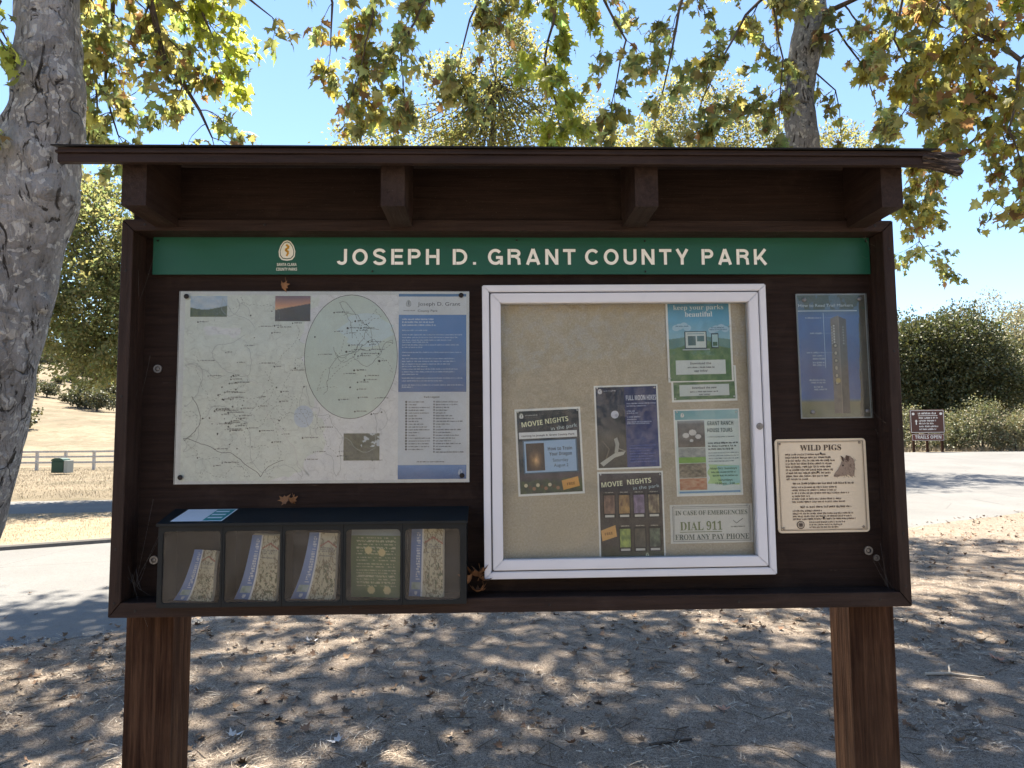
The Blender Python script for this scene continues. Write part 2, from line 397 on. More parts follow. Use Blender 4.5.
# fascia: three stacked laminations, the right end broken
mb = MB(); mb.box(-1.272, 1.19, yf, yf+.019, 2.3755, 2.4005, .002); mb.box(-1.276, 1.20, yf-.006, yf+.0195, 2.401, 2.4085, .0015); mb.box(-1.272, 1.195, yf-.002, yf+.0195, 2.409, 2.4165, .0015); kpart(mb, 'fascia', M_PX)
mb = MB(); fz = 2.4172; mb.prism([(yf-.012, fz), (yf+.02, fz+.02*SL), (yr, zr+.0415), (yb+.01, zb_+.04), (yb+.01, zb_+.044), (yr, zr+.0455), (yf-.012, fz+.004)], 'x', -1.285, 1.205); kpart(mb, 'roofing_felt', M_FELT)
# the rotten end: many splinters of different length and droop
mb = MB()
for k in range(46):
    z = rnd.uniform(2.384, 2.414); y = rnd.uniform(yf-.006, yf+.05); L = rnd.uniform(.02, .09)*(1.15 if z < 2.405 else .9); r0 = rnd.uniform(.0025, .006)
    x = 1.165+rnd.uniform(0, .02); dr = rnd.uniform(.012, .036)*(L/.1)**1.5
    mb.tube([(x, y, z), (x+L*.5, y+rnd.uniform(-.003, .003), z-dr*.3+rnd.uniform(-.003, .003)), (x+L, y+rnd.uniform(-.006, .006), z-dr)], [r0*1.5, r0, r0*.3], 5)
kpart(mb, 'splintered_fascia_end', M_ROT)
mb = MB()
mb.prism([(1.19, 2.378), (1.215, 2.372), (1.262, 2.36), (1.285, 2.352), (1.29, 2.362), (1.27, 2.385), (1.292, 2.39), (1.262, 2.40), (1.29, 2.408), (1.255, 2.418), (1.205, 2.417), (1.19, 2.416)], 'y', yf+.004, yf+.028); kpart(mb, 'splintered_fascia_end', M_ROT)
# screws and washers
for x, z in [(-1.203, 2.13), (-1.203, 1.74), (-1.203, 1.28), (1.203, 2.2), (1.203, 1.87), (1.203, 1.62), (1.203, 1.3), (-1.15, 2.276), (-.78, 2.276), (.42, 2.277), (1.16, 2.276), (-1.14, 1.098), (-.5, 1.1), (.1, 1.099), (.68, 1.1), (1.12, 1.1), (-1.203, 1.12), (1.203, 1.14)]:
    mb = MB(); mb.lathe([(0, -.0015), (.0035, -.0012), (.0045, .0005)], 10, (x, 0, z)); kpart(mb, 'screw', M_DARKMETAL)
for x, z, r in [(-1.137, 1.833, .013), (-1.13, 1.233, .013), (1.137, 1.235, .014), (1.162, 1.212, .010)]:
    mb = MB(); mb.lathe([(r*.55, -.001), (r*.6, -.005), (r, -.005), (r, 0)], 18, (x, .09, z)); mb.lathe([(0, -.004), (r*.42, -.0035), (r*.5, 0)], 6, (x, .09, z)); kpart(mb, 'washer', M_STEEL)
# cobwebs in the corners
M_WEB = plain('cobweb', (.22, .22, .21), .9)
mb = MB()
for (ax, az, bx, bz, n_) in [(-1.165, 1.16, -1.08, 1.35, 16), (1.19, 1.13, 1.13, 1.26, 20), (-1.18, 1.2, -1.12, 1.12, 18), (1.185, 1.6, 1.14, 1.72, 8), (-1.18, 2.05, -1.16, 2.2, 7), (1.18, 2.2, 1.14, 2.25, 12), (-1.05, 2.27, -1.0, 2.44, 7), (-.31, 2.27, -.25, 2.42, 6), (.42, 2.28, .5, 2.30, 6), (-1.18, 1.73, -1.14, 1.9, 8)]:
    for k in range(n_//3):
        p = Vector((ax+rnd.gauss(0, .012), rnd.uniform(.02, .085), az+rnd.gauss(0, .015))); q = Vector((bx+rnd.gauss(0, .02), rnd.uniform(.01, .086), bz+rnd.gauss(0, .03)))
        if k % 2: q = p.lerp(q, rnd.uniform(.15, .5))
        m_ = p.lerp(q, .5)+Vector((0, 0, -.008)); mb.tube([p, m_, q], .00016, 3, False)
kpart(mb, 'cobweb', M_WEB)

# ------------------------------------------------------------------ printing helpers
def msans(t):
    o = ''
    for ch in t:
        if 'A' <= ch <= 'Z': o += chr(0x1D5D4+ord(ch)-65)
        elif 'a' <= ch <= 'z': o += chr(0x1D5EE+ord(ch)-97)
        elif '0' <= ch <= '9': o += chr(0x1D7EC+ord(ch)-48)
        else: o += ch
    return o
def mserif(t):
    o = ''
    for ch in t:
        if 'A' <= ch <= 'Z': o += chr(0x1D400+ord(ch)-65)
        elif 'a' <= ch <= 'z': o += chr(0x1D41A+ord(ch)-97)
        elif '0' <= ch <= '9': o += chr(0x1D7CE+ord(ch)-48)
        else: o += ch
    return o
def glyphs(t, spacing=1.0, res=3):
    c = bpy.data.curves.new('lettering', 'FONT'); c.body = t; c.size = 1; c.space_character = spacing; c.resolution_u = res; c.fill_mode = 'BOTH'
    o = bpy.data.objects.new('lettering', c); COL.objects.link(o)
    dg = bpy.context.evaluated_depsgraph_get(); me = bpy.data.meshes.new_from_object(o.evaluated_get(dg))
    v = [tuple(q.co) for q in me.vertices]; f = [tuple(p.vertices) for p in me.polygons]
    bpy.data.objects.remove(o); bpy.data.curves.remove(c); bpy.data.meshes.remove(me); return v, f
M_PRINT = {}
def ink(col, rough=.45):
    k = tuple(round(c) for c in col)
    if k not in M_PRINT: _MC.pop('printed_ink', None); M_PRINT[k] = plain('printed_ink', s2l(k), rough, 0, .3, .06, 90)
    return M_PRINT[k]
def mat_art():
    a = N('printed_artwork'); v = a.n('VertexColor', layer_name='Col'); n1 = a.noise(a.co(), 600, 2)
    c = a.mix(a.ramp(n1, [(.3, (.10,)*3), (.7, (0, 0, 0))]), v.outputs[0], (.4, .4, .4)); return a.done(a.bsdf(c, .5, spec=.3))
M_ART = mat_art()
class Sheet:
    """a flat printed thing: centre (x,y,z) on the board, front towards -Y, u right 0..1, v down 0..1"""
    def __init__(s, name, label, cat, c, y, wd, ht, rot=0, th=.0008, paper=(235, 236, 232), corner=0, matr=None, group=None):
        s.w, s.h = wd, ht
        s.root = thing(name, label, cat, (c[0], y, c[1]), (0, R(-rot), 0), group)
        mb = MB()
        if corner:
            pts = []
            for cx, cz, a0 in ((wd/2-corner, ht/2-corner, 0), (-wd/2+corner, ht/2-corner, 90), (-wd/2+corner, -ht/2+corner, 180), (wd/2-corner, -ht/2+corner, 270)):
                pts += [(cx+corner*math.cos(R(a0+k*22.5)), cz+corner*math.sin(R(a0+k*22.5))) for k in range(5)]
            mb.prism(pts, 'y', 0, th)
        else: mb.box(-wd/2, wd/2, 0, th, -ht/2, ht/2)
        s.sheet = mb.build('sheet' if th < .0015 else 'panel', matr or ink(paper), s.root)
        s.inks = {}; s.lay = .0005
    def P(s, u, v, L): return ((u-.5)*s.w, -.0003*L, (.5-v)*s.h)
    def mb(s, col, part='print'):
        k = (tuple(col), part)
        if k not in s.inks: s.inks[k] = MB()
        return s.inks[k]
    def rect(s, u0, v0, u1, v1, col, L=3, part='print'):
        s.mb(col, part).quad(s.P(u0, v0, L), s.P(u0, v1, L), s.P(u1, v1, L), s.P(u1, v0, L))
    def poly(s, pts, col, L=4, part='print'): s.mb(col, part).quad(*[s.P(u, v, L) for u, v in pts][::-1])
    def disc(s, u, v, r, col, L=4, n=20, part='print', squash=1, r0=0):
        m = s.mb(col, part); c = s.P(u, v, L); i = len(m.v)
        if r0 == 0: m.quad(*[(c[0]+r*math.cos(6.2832*k/n), c[1], c[2]+r*squash*math.sin(6.2832*k/n)) for k in range(n)])
        else:
            for k in range(n):
                a, b = 6.2832*k/n, 6.2832*(k+1)/n
                m.quad(*[(c[0]+q*math.cos(t_), c[1], c[2]+q*squash*math.sin(t_)) for q, t_ in ((r0, a), (r0, b), (r, b), (r, a))])
    def frame(s, u0, v0, u1, v1, th, col, L=4):
        tu, tv = th/s.w, th/s.h
        s.rect(u0, v0, u1, v0+tv, col, L); s.rect(u0, v1-tv, u1, v1, col, L); s.rect(u0, v0+tv, u0+tu, v1-tv, col, L); s.rect(u1-tu, v0+tv, u1, v1-tv, col, L)
    def line(s, pts, th, col, L=4, part='print'):
        m = s.mb(col, part); q = [s.P(u, v, L) for u, v in pts]
        for a, b in zip(q, q[1:]):
            dx, dz = b[0]-a[0], b[2]-a[2]; l = math.hypot(dx, dz) or 1; nx, nz_ = -dz/l*th/2, dx/l*th/2
            m.quad((a[0]+nx, a[1], a[2]+nz_), (a[0]-nx, a[1], a[2]-nz_), (b[0]-nx, b[1], b[2]-nz_), (b[0]+nx, b[1], b[2]+nz_))
    def text(s, t, u, v, size, col, align='c', kind='sans', spacing=1.0, rot=0, L=6, wfit=None, part='lettering'):
        """size = cap height in metres; (u, v) = baseline position; wfit = width in metres"""
        tt = {'sans': msans, 'serif': mserif, 'light': lambda q: q}[kind](t)
        vv, ff = glyphs(tt, spacing); 
        if not vv: return
        x0 = min(q[0] for q in vv); x1 = max(q[0] for q in vv); k = size/.70; kx = k
        if wfit: kx = wfit/(x1-x0)
        ox = {'c': -(x0+x1)/2, 'l': -x0, 'r': -x1}[align]; c = s.P(u, v, L); m = s.mb(col, part); i = len(m.v); ca, sa = math.cos(R(rot)), math.sin(R(rot))
        for x, y, _ in vv:
            X_, Z_ = (x+ox)*kx, y*k; m.v.append((c[0]+X_*ca-Z_*sa, c[1], c[2]+X_*sa+Z_*ca))
        m.f += [tuple(i+q for q in f) for f in ff]
    def greek(s, u0, u1, v, size, col, L=5, seed=0, dens=1.0, part='small_print'):
        """an unreadable line of small print: letter-sized marks in word groups"""
        rr = random.Random(seed+int(v*9999)+int(u0*777)); m = s.mb(col, part); x = u0*s.w; X1 = u1*s.w
        while x < X1:
            for _ in range(rr.randint(2, 8)):
                if x > X1: break
                lw = size*rr.choice((.3, .5, .55, .6)); hh = size*rr.choice((.72, .72, .72, 1, 1)); dn = size*(.25 if rr.random() < .12 else 0)
                c = s.P(0, v, L); a = c[0]+x; kind = rr.random(); t = size*.2
                def q(x0, z0, x1, z1): m.quad((x0, c[1], c[2]+z0), (x1, c[1], c[2]+z0), (x1, c[1], c[2]+z1), (x0, c[1], c[2]+z1))
                q(a, -dn, a+t, hh)
                if kind < .6: q(a+t, 0 if kind < .35 else size*.55, a+lw*.8, t if kind < .35 else size*.72)
                if kind > .4 and lw > size*.45: q(a+lw*.8-t, 0, a+lw*.8, size*.72)
                x += lw
            x += size*.45
    def art(s, u0, v0, u1, v1, fn, L=2, res=.0016, part='picture'):
        nx = max(4, int((u1-u0)*s.w/res)); nz_ = max(4, int((v1-v0)*s.h/res))
        U, V = np.meshgrid(np.linspace(0, 1, nx+1), np.linspace(0, 1, nz_+1))
        rgb = np.clip(fn(U, V), 0, 255)/255.; lin = np.where(rgb <= .04045, rgb/12.92, ((rgb+.055)/1.055)**2.4)
        a = (u0+(u1-u0)*U-.5)*s.w; b = (.5-(v0+(v1-v0)*V))*s.h
        P = np.stack([a, np.full_like(a, -.0003*L), b], -1).reshape(-1, 3); ii = np.arange(len(P)).reshape(nz_+1, nx+1)
        F_ = np.stack([ii[:-1, :-1], ii[1:, :-1], ii[1:, 1:], ii[:-1, 1:]], -1).reshape(-1, 4)
        return fast_mesh(part, P, F_, M_ART, s.root, lin.reshape(-1, 3))
    def cover(s, mat, off=.004, th=.002, name='acrylic_cover', m=.0):
        q = MB(); q.box(-s.w/2-m, s.w/2+m, -off-th, -off, -s.h/2-m, s.h/2+m); return q.build(name, mat, s.root)
    def pins(s, uv, mat, r=.004, name='pin', y=-.002):
        for u, v in uv:
            q = MB(); c = s.P(u, v, 0); q.lathe([(0, -.004), (r*.6, -.0035), (r, -.001), (r, .001)], 12, (c[0], y, c[2])); q.build(name, mat, s.root)
    def finish(s):
        for (col, part), m in s.inks.items():
            m.build(part, ink(col), s.root)
def fbm(U, V, sc, seed=0, oct=4, ax=1.0):
    r = np.random.default_rng(seed); o = np.zeros_like(U); amp = 1; tot = 0
    for k in range(oct):
        f = sc*2**k; gx_, gy_ = int(f)+3, int(f*ax)+3; G = r.random((gy_, gx_)); x = U*f; y = V*f*ax
        xi = np.minimum(x.astype(int), gx_-2); yi = np.minimum(y.astype(int), gy_-2); fx = x-xi; fy = y-yi; fx = fx*fx*(3-2*fx); fy = fy*fy*(3-2*fy)
        o += amp*((G[yi, xi]*(1-fx)+G[yi, xi+1]*fx)*(1-fy)+(G[yi+1, xi]*(1-fx)+G[yi+1, xi+1]*fx)*fy); tot += amp; amp *= .55
    return o/tot
def lerp3(a, b, t): return np.array(a)*(1-t[..., None])+np.array(b)*t[..., None]
def grad(V, stops):
    out = np.zeros(V.shape+(3,))
    for k in range(3): out[..., k] = np.interp(V, [q[0] for q in stops], [q[1][k] for q in stops])
    return out
def emblem(s, u, v, r, c1, c2, L=5, words=True, c3=None):
    """park emblem: an acorn-leaf shaped badge with a swirl and the agency's name below"""
    m = r*.18
    pts = [(0, 1), (.42, .86), (.78, .45), (.98, -.1), (.92, -.6), (.6, -.92), (0, -1), (-.6, -.92), (-.92, -.6), (-.98, -.1), (-.78, .45), (-.42, .86)]
    def PP(k, dx=0, dz=0): return [(u+(x*k+dx)*r*.8/s.w, v-(z*k+dz)*r/s.h) for x, z in pts]
    s.poly(PP(1), c1, L); s.poly(PP(.86), c2, L+1); s.poly(PP(.78), c1, L+2)
    for (x0, z0, x1, z1, t) in ((-.1, .55, .25, .3, .2), (.25, .3, -.2, .05, .2), (-.2, .05, .2, -.2, .22), (.2, -.2, -.05, -.55, .18)):
        s.line([(u+x0*r*.8/s.w, v-z0*r/s.h), (u+x1*r*.8/s.w, v-z1*r/s.h)], r*t, c3 or c2, L+3)
    if words:
        s.text('SANTA CLARA', u, v+(r*1.5)/s.h, r*.27, c1, wfit=r*1.85, L=L+1); s.text('COUNTY PARKS', u, v+(r*1.95)/s.h, r*.27, c1, wfit=r*1.95, L=L+1)

# ------------------------------------------------------------------ green name sign
def mat_green():
    a = N('green_enamel'); n1 = a.noise(a.co('Object', (.6, 1, 3)), 4, 5); c = a.mix(n1, (.006, .075, .045), (.010, .105, .066)); return a.done(a.bsdf(c, .4, spec=.4))
sg = Sheet('park_name_sign', 'long green name board with white capitals and park emblem across the top', 'sign', (.0113, 2.1965), .073, 2.336, .1225, 0, .004, matr=mat_green())
wh = (244, 246, 240)
def strokes(ch):
    '''heavy grotesque capitals as centre lines; returns (advance, list of polylines)'''
    t = .19; h = t/2; ar = lambda cx, cy, rx, ry, a0, a1, n=14: [(cx+rx*math.cos(R(a0+(a1-a0)*k/n)), cy+ry*math.sin(R(a0+(a1-a0)*k/n))) for k in range(n+1)]
    V = lambda x: [(x, 0), (x, 1)]
    G = {'J': (.56, [ar(.28, .27, .28-h, .27-h+.01, 190, 360)+[(.56-h, 1)]]), 'O': (.82, [ar(.41, .5, .41-h, .51-h, 0, 360, 30)]),
     'S': (.69, [ar(.345, .735, .25, .20, 12, 255)+ar(.345, .27, .262, .205, 68, -168)]), 'E': (.62, [V(h), [(t, 1-h), (.62, 1-h)], [(t, .52), (.58, .52)], [(t, h), (.63, h)]]),
     'P': (.68, [V(h), [(t, 1-h), (.40, 1-h)]+ar(.40, .70, .28-h, .30-h, 90, -90, 10)[1:]+[(t, .40+h)]]), 'H': (.73, [V(h), V(.73-h), [(t, .52), (.73-t, .52)]]),
     'D': (.75, [V(h), [(t, 1-h), (.33, 1-h)]+ar(.33, .5, .42-h, .5-h, 90, -90, 14)[1:]+[(t, h)]]), '.': (.17, [[(h, 0), (h, .17)]]),
     'G': (.80, [ar(.41, .5, .41-h, .51-h, 42, 322, 22), [(.44, .46), (.80, .46)], [(.80-h*.8, .45), (.80-h*.8, 0)]]), 'C': (.76, [ar(.41, .5, .41-h, .51-h, 40, 320, 22)]),
     'R': (.73, [V(h), [(t, 1-h), (.42, 1-h)]+ar(.42, .72, .29-h, .28-h, 90, -90, 10)[1:]+[(t, .44+h)], [(.45, .5), (.6, .36), (.63, 0)]]), 'A': (.78, [[(h*.9, 0), (.39, 1)], [(.78-h*.9, 0), (.39, 1)], [(.2, .27), (.58, .27)]]),
     'N': (.72, [V(h), V(.72-h), [(h*1.2, .95), (.72-h*1.2, .05)]]), 'T': (.66, [[(0, 1-h), (.66, 1-h)], [(.33, 0), (.33, 1-t)]]), 'U': (.72, [[(h, 1)]+ar(.36, .35, .36-h, .35-h+.01, 180, 360)+[(.72-h, 1)]]),
     'Y': (.74, [[(h, 1), (.37, .42)], [(.74-h, 1), (.37, .42)], [(.37, 0), (.37, .45)]]), 'K': (.74, [V(h), [(t, .34), (.66, 1)], [(.3, .56), (.68, 0)]])}
    return G[ch]
def gtext(t, x0, x1, cap=.052):
    L = []; x = 0
    for ch in t:
        adv, ps_ = strokes(ch); L += [[(x+a, b) for a, b in q] for q in ps_]; x += adv+(.24 if ch != 'T' else .2)
    tot = x-.24; wm = (x1-x0)/715*2.336; k = wm/tot; u0_ = (x0-153.5)/715-.5; m = sg.mb(wh, 'lettering'); hs = .19/2
    for j, q in enumerate(L):
        y = -.0018-.00006*(j % 9); ns = []
        for i in range(len(q)):
            a = q[max(i-1, 0)]; b = q[min(i+1, len(q)-1)]
            if math.hypot(q[0][0]-q[-1][0], q[0][1]-q[-1][1]) < 1e-6 and i in (0, len(q)-1): a, b = q[-2], q[1]
            dx, dy = (b[0]-a[0])*k, (b[1]-a[1])*cap; l = math.hypot(dx, dy) or 1; ns.append((-dy/l, dx/l))
        Pt = lambda i, sgn: (u0_*2.336+q[i][0]*k+ns[i][0]*hs*cap*sgn, y, (.5-.745)*.1225+q[i][1]*cap+ns[i][1]*hs*cap*sgn)
        for i in range(len(q)-1): m.quad(Pt(i, 1), Pt(i, -1), Pt(i+1, -1), Pt(i+1, 1))
gtext('JOSEPH', 332.5, 434.5); gtext('D.', 447, 470.5); gtext('GRANT', 482, 569); gtext('COUNTY', 579, 684); gtext('PARK', 696.5, 763)
emblem(sg, .1825, .36, .034, (226, 228, 215), (20, 70, 45), words=True, c3=(200, 150, 40))
sg.pins([(.002+.004, .1), (.995, .1), (.5, .08), (.68, .1), (.68, .93), (.3, .92)], M_DARKMETAL, .003, 'screw')
sg.finish()

# ------------------------------------------------------------------ trail map
mp = Sheet('park_map_poster', 'wide park trail map poster under clear acrylic with a blue text column', 'map poster', (-.6086, 1.774), .0862, .928, .6157, -.1, .0012, (222, 226, 228))
def mapbase(U, V):
    n1 = fbm(U, V, 5, 1); n2 = fbm(U, V, 22, 2, 3); n3 = fbm(U, V, 70, 5, 2)
    c = lerp3((234, 236, 243), (247, 248, 250), n2)
    park = (n1+.25*np.sin(U*5+.4)-.35*np.abs(V-.5)-.9*np.clip(U-.62, 0, 1) > .36)
    edge_ = smooth(.34, .38, n1+.25*np.sin(U*5+.4)-.35*np.abs(V-.5)-.9*np.clip(U-.62, 0, 1))
    c = c*(1-edge_[..., None])+lerp3((226, 234, 228), (238, 244, 238), n2)*edge_[..., None]
    cont = np.abs(((n1*9+n2*1.2) % 1)-.5) < .045
    c = np.where(cont[..., None], c*.94, c); c = c+(n3[..., None]-.5)*14
    lake = ((U-.56)/.045)**2+((V-.66)/.06)**2 < 1
    return np.where(lake[..., None], np.array((206, 220, 238)), c)
mp.art(.018, .018, .755, .985, mapbase, 2, .0017, 'map_picture')
mu = lambda x: (x-20)/970.; mv = lambda y: (y-40)/635.
def sc_photo(U, V): return np.where((V > .55+.1*np.sin(U*4))[..., None], lerp3((96, 112, 70), (60, 78, 50), fbm(U, V, 8, 3)), lerp3((150, 185, 220), (225, 230, 235), fbm(U, V, 4, 4)))
def sc_sunset(U, V): return np.where((V > .55-.25*U)[..., None], lerp3((70, 50, 45), (45, 42, 40), fbm(U, V, 9, 8)), grad(V, [(0, (120, 90, 110)), (.4, (235, 160, 110)), (.6, (250, 205, 150))]))
def sc_wood(U, V):
    c = lerp3((50, 58, 44), (120, 122, 100), fbm(U, V, 10, 9)); m_ = (fbm(U, V, 5, 12) > .5) & (U > .4) & (V < .5); return np.where(m_[..., None], np.array((205, 215, 225)), c)
mp.art(mu(55), mv(55), mu(177), mv(125), sc_photo, 4, .002); mp.art(mu(337), mv(55), mu(455), mv(140), sc_sunset, 4, .002); mp.art(mu(572), mv(513), mu(691), mv(602), sc_wood, 4, .002)
mp.poly([(mu(593)+.16*math.cos(k*.1309), mv(258)+.325*math.sin(k*.1309)) for k in range(48)][::-1], (214, 227, 220), 3, 'inset_map')
el = [(mu(593)+.16*math.cos(k*.1309), mv(258)+.325*math.sin(k*.1309)) for k in range(49)]
mp.line(el, .0016, (60, 66, 62), 5)
mp.poly([(mu(593)+.05+.085*math.cos(k*.2618)*(1+.2*math.sin(k*1.7)), mv(170)+.09*math.sin(k*.2618)) for k in range(24)][::-1], (214, 231, 236), 4)
rr = random.Random(5)
def trail(u, v, a, n, step, col, th, dash=False, lim=None, turn=.5):
    pts = [(u, v)]
    for k in range(n):
        a += rr.gauss(0, turn); u2, v2 = u+math.cos(a)*step, v+math.sin(a)*step*1.5
        if lim and not lim(u2, v2): a += 2.2; continue
        u, v = u2, v2; pts.append((u, v))
    if dash:
        for q in range(0, len(pts)-1, 2): mp.line(pts[q:q+2], th, col, 5)
    else: mp.line(pts, th, col, 5)
inel = lambda u, v: ((u-mu(593))/.15)**2+((v-mv(258))/.305)**2 < 1
inmap = lambda u, v: .025 < u < .745 and .03 < v < .97 and ((u-mu(593))/.165)**2+((v-mv(258))/.335)**2 > 1
for k in range(17): trail(rr.uniform(.08, .5), rr.uniform(.1, .9), rr.uniform(0, 6.28), 60, .006, (120, 128, 126), .0010, True, inmap, .35)
for k in range(10): trail(rr.uniform(.05, .7), rr.uniform(.1, .9), rr.uniform(0, 6.28), 60, .007, (165, 172, 176), .0010, False, inmap, .3)
for k in range(12): trail(mu(593)+rr.uniform(-.06, .06), mv(258)+rr.uniform(-.2, .2), rr.uniform(0, 6.28), 40, .006, (90, 98, 95), .0011, k % 2 == 0, inel, .3)
trail(.03, .38, .7, 90, .008, (225, 228, 225), .003, False, inmap, .25); trail(.05, .55, 1.0, 70, .009, (60, 64, 62), .0014, False, inmap, .2)
for k in range(120):
    if k < 44: u, v = rr.gauss(.17, .035), rr.gauss(.62, .1)
    else: u, v = rr.uniform(.05, .72), rr.uniform(.05, .95)
    if not (.03 < u < .72 and .03 < v < .96): continue
    if not (inmap(u, v) or inel(u, v)): continue
    mp.disc(u, v, rr.uniform(.0012, .003), (48, 50, 50), 6, 8)
    if rr.random() < .6 and u < .68: mp.greek(u+.006, u+rr.uniform(.02, .055), v, .0038, (74, 78, 78), 6, k)
for k in range(14):
    u, v = mu(593)+rr.gauss(.01, .035), mv(258)+rr.gauss(0, .13)
    if inel(u, v): mp.disc(u, v, rr.uniform(.002, .004), (40, 42, 42), 6, 8); mp.greek(u+.008, u+rr.uniform(.025, .05), v, .0035, (60, 62, 62), 6, k+99)
blue = (84, 132, 196); U0, U1 = mu(752), mu(980)
mp.rect(U0, mv(48), U1, mv(57), (92, 134, 182), 4, 'text_column'); mp.rect(U0, mv(57), U1, mv(118), (226, 231, 238), 3, 'text_column')
def bluep(U, V): return lerp3((92, 142, 208), (66, 108, 172), smooth(0, 1, V))+(fbm(U, V, 3, 7)[..., None]-.5)*22
mp.art(U0, mv(119), U1, mv(377), bluep, 4, .004, 'text_column'); mp.rect(U0, mv(378), U1, mv(617), (214, 222, 234), 3, 'text_column'); mp.art(U0, mv(618), U1, mv(664), bluep, 4, .004, 'text_column')
emblem(mp, mu(785), mv(80), .0115, (200, 204, 208), (110, 116, 122), 5, False); mp.greek(mu(768), mu(806), mv(106), .003, (90, 96, 104), 5, 3)
mp.text('Joseph D. Grant', mu(816), mv(88), .0118, (62, 72, 88), 'l', 'light', wfit=.137); mp.text('County Park', mu(816), mv(109), .0075, (70, 80, 96), 'l', 'light', wfit=.064)
W_ = (205, 222, 244)
for y, x1 in ((136, 868), (146, 870), (156, 876), (173, 850), (188, 964), (197, 950), (206, 930), (213, 850), (222, 955), (230, 830), (247, 962), (257, 790), (268, 940), (277, 942), (286, 925), (294, 850), (303, 950), (312, 940), (320, 820), (333, 965), (342, 900), (356, 970), (363, 800)):
    mp.greek(mu(764), mu(x1), mv(y), .0042 if y > 160 else .0052, W_ if y > 160 else (228, 238, 250), 6, y)
D_ = (52, 56, 66)
mp.text('Park Legend', mu(864), mv(397), .0056, D_)
for k in range(19):
    y = 412+k*9.2
    if k < 18: mp.rect(mu(776), mv(y-5), mu(782), mv(y+1), D_, 6); mp.greek(mu(787), mu(787+rr.uniform(24, 72)), mv(y), .0040, D_, 6, k)
    mp.rect(mu(870), mv(y-5), mu(874), mv(y), (90, 94, 104), 6); mp.greek(mu(878), mu(878+rr.uniform(14, 95)), mv(y), .0040, D_, 6, k+50)
mp.greek(mu(815), mu(905), mv(609), .0038, D_, 6, 2)
emblem(mp, mu(960), mv(642), .0095, (170, 192, 222), (84, 124, 182), 6, False)
mp.pins([(.024, .028), (.972, .022), (.022, .965), (.975, .965)], M_DARKMETAL, .008, 'mounting_screw', -.008)
mp.cover(M_ACRYL, .004, .003); mp.finish()

# ------------------------------------------------------------------ display case
CX, CZ, CW, CH = .3562, 1.6321, .9117, .919
case = thing('display_case', 'white framed glass display case with a beige pinboard inside', 'display case', (CX, .09, CZ), (0, R(-.25), 0))
def cpart(mb, name, mat, **k): return mb.build(name, mat, case, **k)
def ring(x, z, wd, y0, y1, mat, name, bot=None, bev=.0025):
    b = bot or wd; e2 = .0006
    for pts in ([(-x, -z), (-x, z), (-x+wd, z-wd), (-x+wd, -z+b)], [(x, -z), (x, z), (x-wd, z-wd), (x-wd, -z+b)], [(-x+e2, z), (x-e2, z), (x-wd-e2, z-wd), (-x+wd+e2, z-wd)], [(-x+e2, -z), (x-e2, -z), (x-wd-e2, -z+b), (-x+wd+e2, -z+b)]):
        m0 = MB(); m0.prism(pts, 'y', y0, y1); bm = bmesh.new(); vv = [bm.verts.new(v) for v in m0.v]; [bm.faces.new([vv[i] for i in f]) for f in m0.f]
        bmesh.ops.recalc_face_normals(bm, faces=bm.faces[:]); bmesh.ops.bevel(bm, geom=bm.edges[:], offset=bev, segments=2, affect='EDGES'); m = MB(); m.bm(bm); cpart(m, name, mat)
ring(CW/2, CH/2, .022, -.062, 0, M_WHITE_AL, 'outer_frame')
ring(CW/2-.0225, CH/2-.0225, .006, -.052, -.004, M_GROOVE, 'groove_shade_strip', bev=.001)  # dark ring coloured as the shaded gap between frame and door
ring(CW/2-.0265, CH/2-.0265, .032, -.064, -.030, M_WHITE_AL, 'door_frame')
mb = MB(); mb.box(-CW/2+.02, CW/2-.02, -.012, -.002, -CH/2+.02, CH/2-.02); cpart(mb, 'pinboard', M_CORK)
mb = MB(); mb.box(-CW/2+.05, CW/2-.05, -.046, -.042, -CH/2+.05, CH/2-.05); cpart(mb, 'glass_pane', M_GLASS)
mb = MB(); mb.lathe([(0, -.007), (.004, -.007), (.0045, -.004), (.010, -.004), (.011, 0)], 16, (.418, -.064, .002)); cpart(mb, 'lock', M_STEEL)
YF = .0766
# curved sheet shaped after a glass reflection in the lower left corner, left unbuilt
mb = MB(); nn = 10
pts = [[(-.398+.06*j/4+.05*(i/nn)**2, -.016-.012*math.sin(j/4*3.1), -.385+.16*(1-i/nn)*(1-.25*j/4)) for j in range(5)] for i in range(nn+1)]
for i in range(nn):
    for j in range(4): mb.quad(pts[i][j], pts[i][j+1], pts[i+1][j+1], pts[i+1][j])
PIN = plain('clear_pushpin', (.7, .7, .68), .3)
def flyer(name, label, c, wd, ht, rot, **k): return Sheet(name, label, 'flyer', c, YF-k.pop('dy', 0), wd, ht, rot, th=.0007, group=k.pop('group', None), **k)
# movie night flyer with the blue screen
f1 = flyer('event_flyer', 'dark movie night flyer with pale blue screen, lowest left sheet on pinboard', (.1113, 1.5614), .2117, .277, 2.3)
def night(U, V):
    c = grad(V, [(0, (34, 44, 50)), (.3, (30, 42, 54)), (.72, (38, 52, 60)), (.8, (70, 58, 66)), (1, (44, 74, 44))]); c = c+(fbm(U, V, 9, 21)[..., None]-.5)*40
    mass = (V > .8+.08*fbm(U, V, 14, 3, 2)); return np.where(mass[..., None], lerp3((48, 46, 42), (92, 108, 60), fbm(U, V, 18, 2)), c)
f1.art(.03, .025, .97, .975, night, 2); cr = (226, 228, 196)
emblem(f1, .1, .08, .0085, (230, 232, 228), (40, 56, 60), 6, False); f1.greek(.16, .34, .08, .003, (210, 214, 210), 6, 1)
f1.text('MOVIE', .26, .20, .0155, cr, rot=5, wfit=.068); f1.text('NIGHTS', .635, .172, .0155, cr, rot=5, wfit=.075)
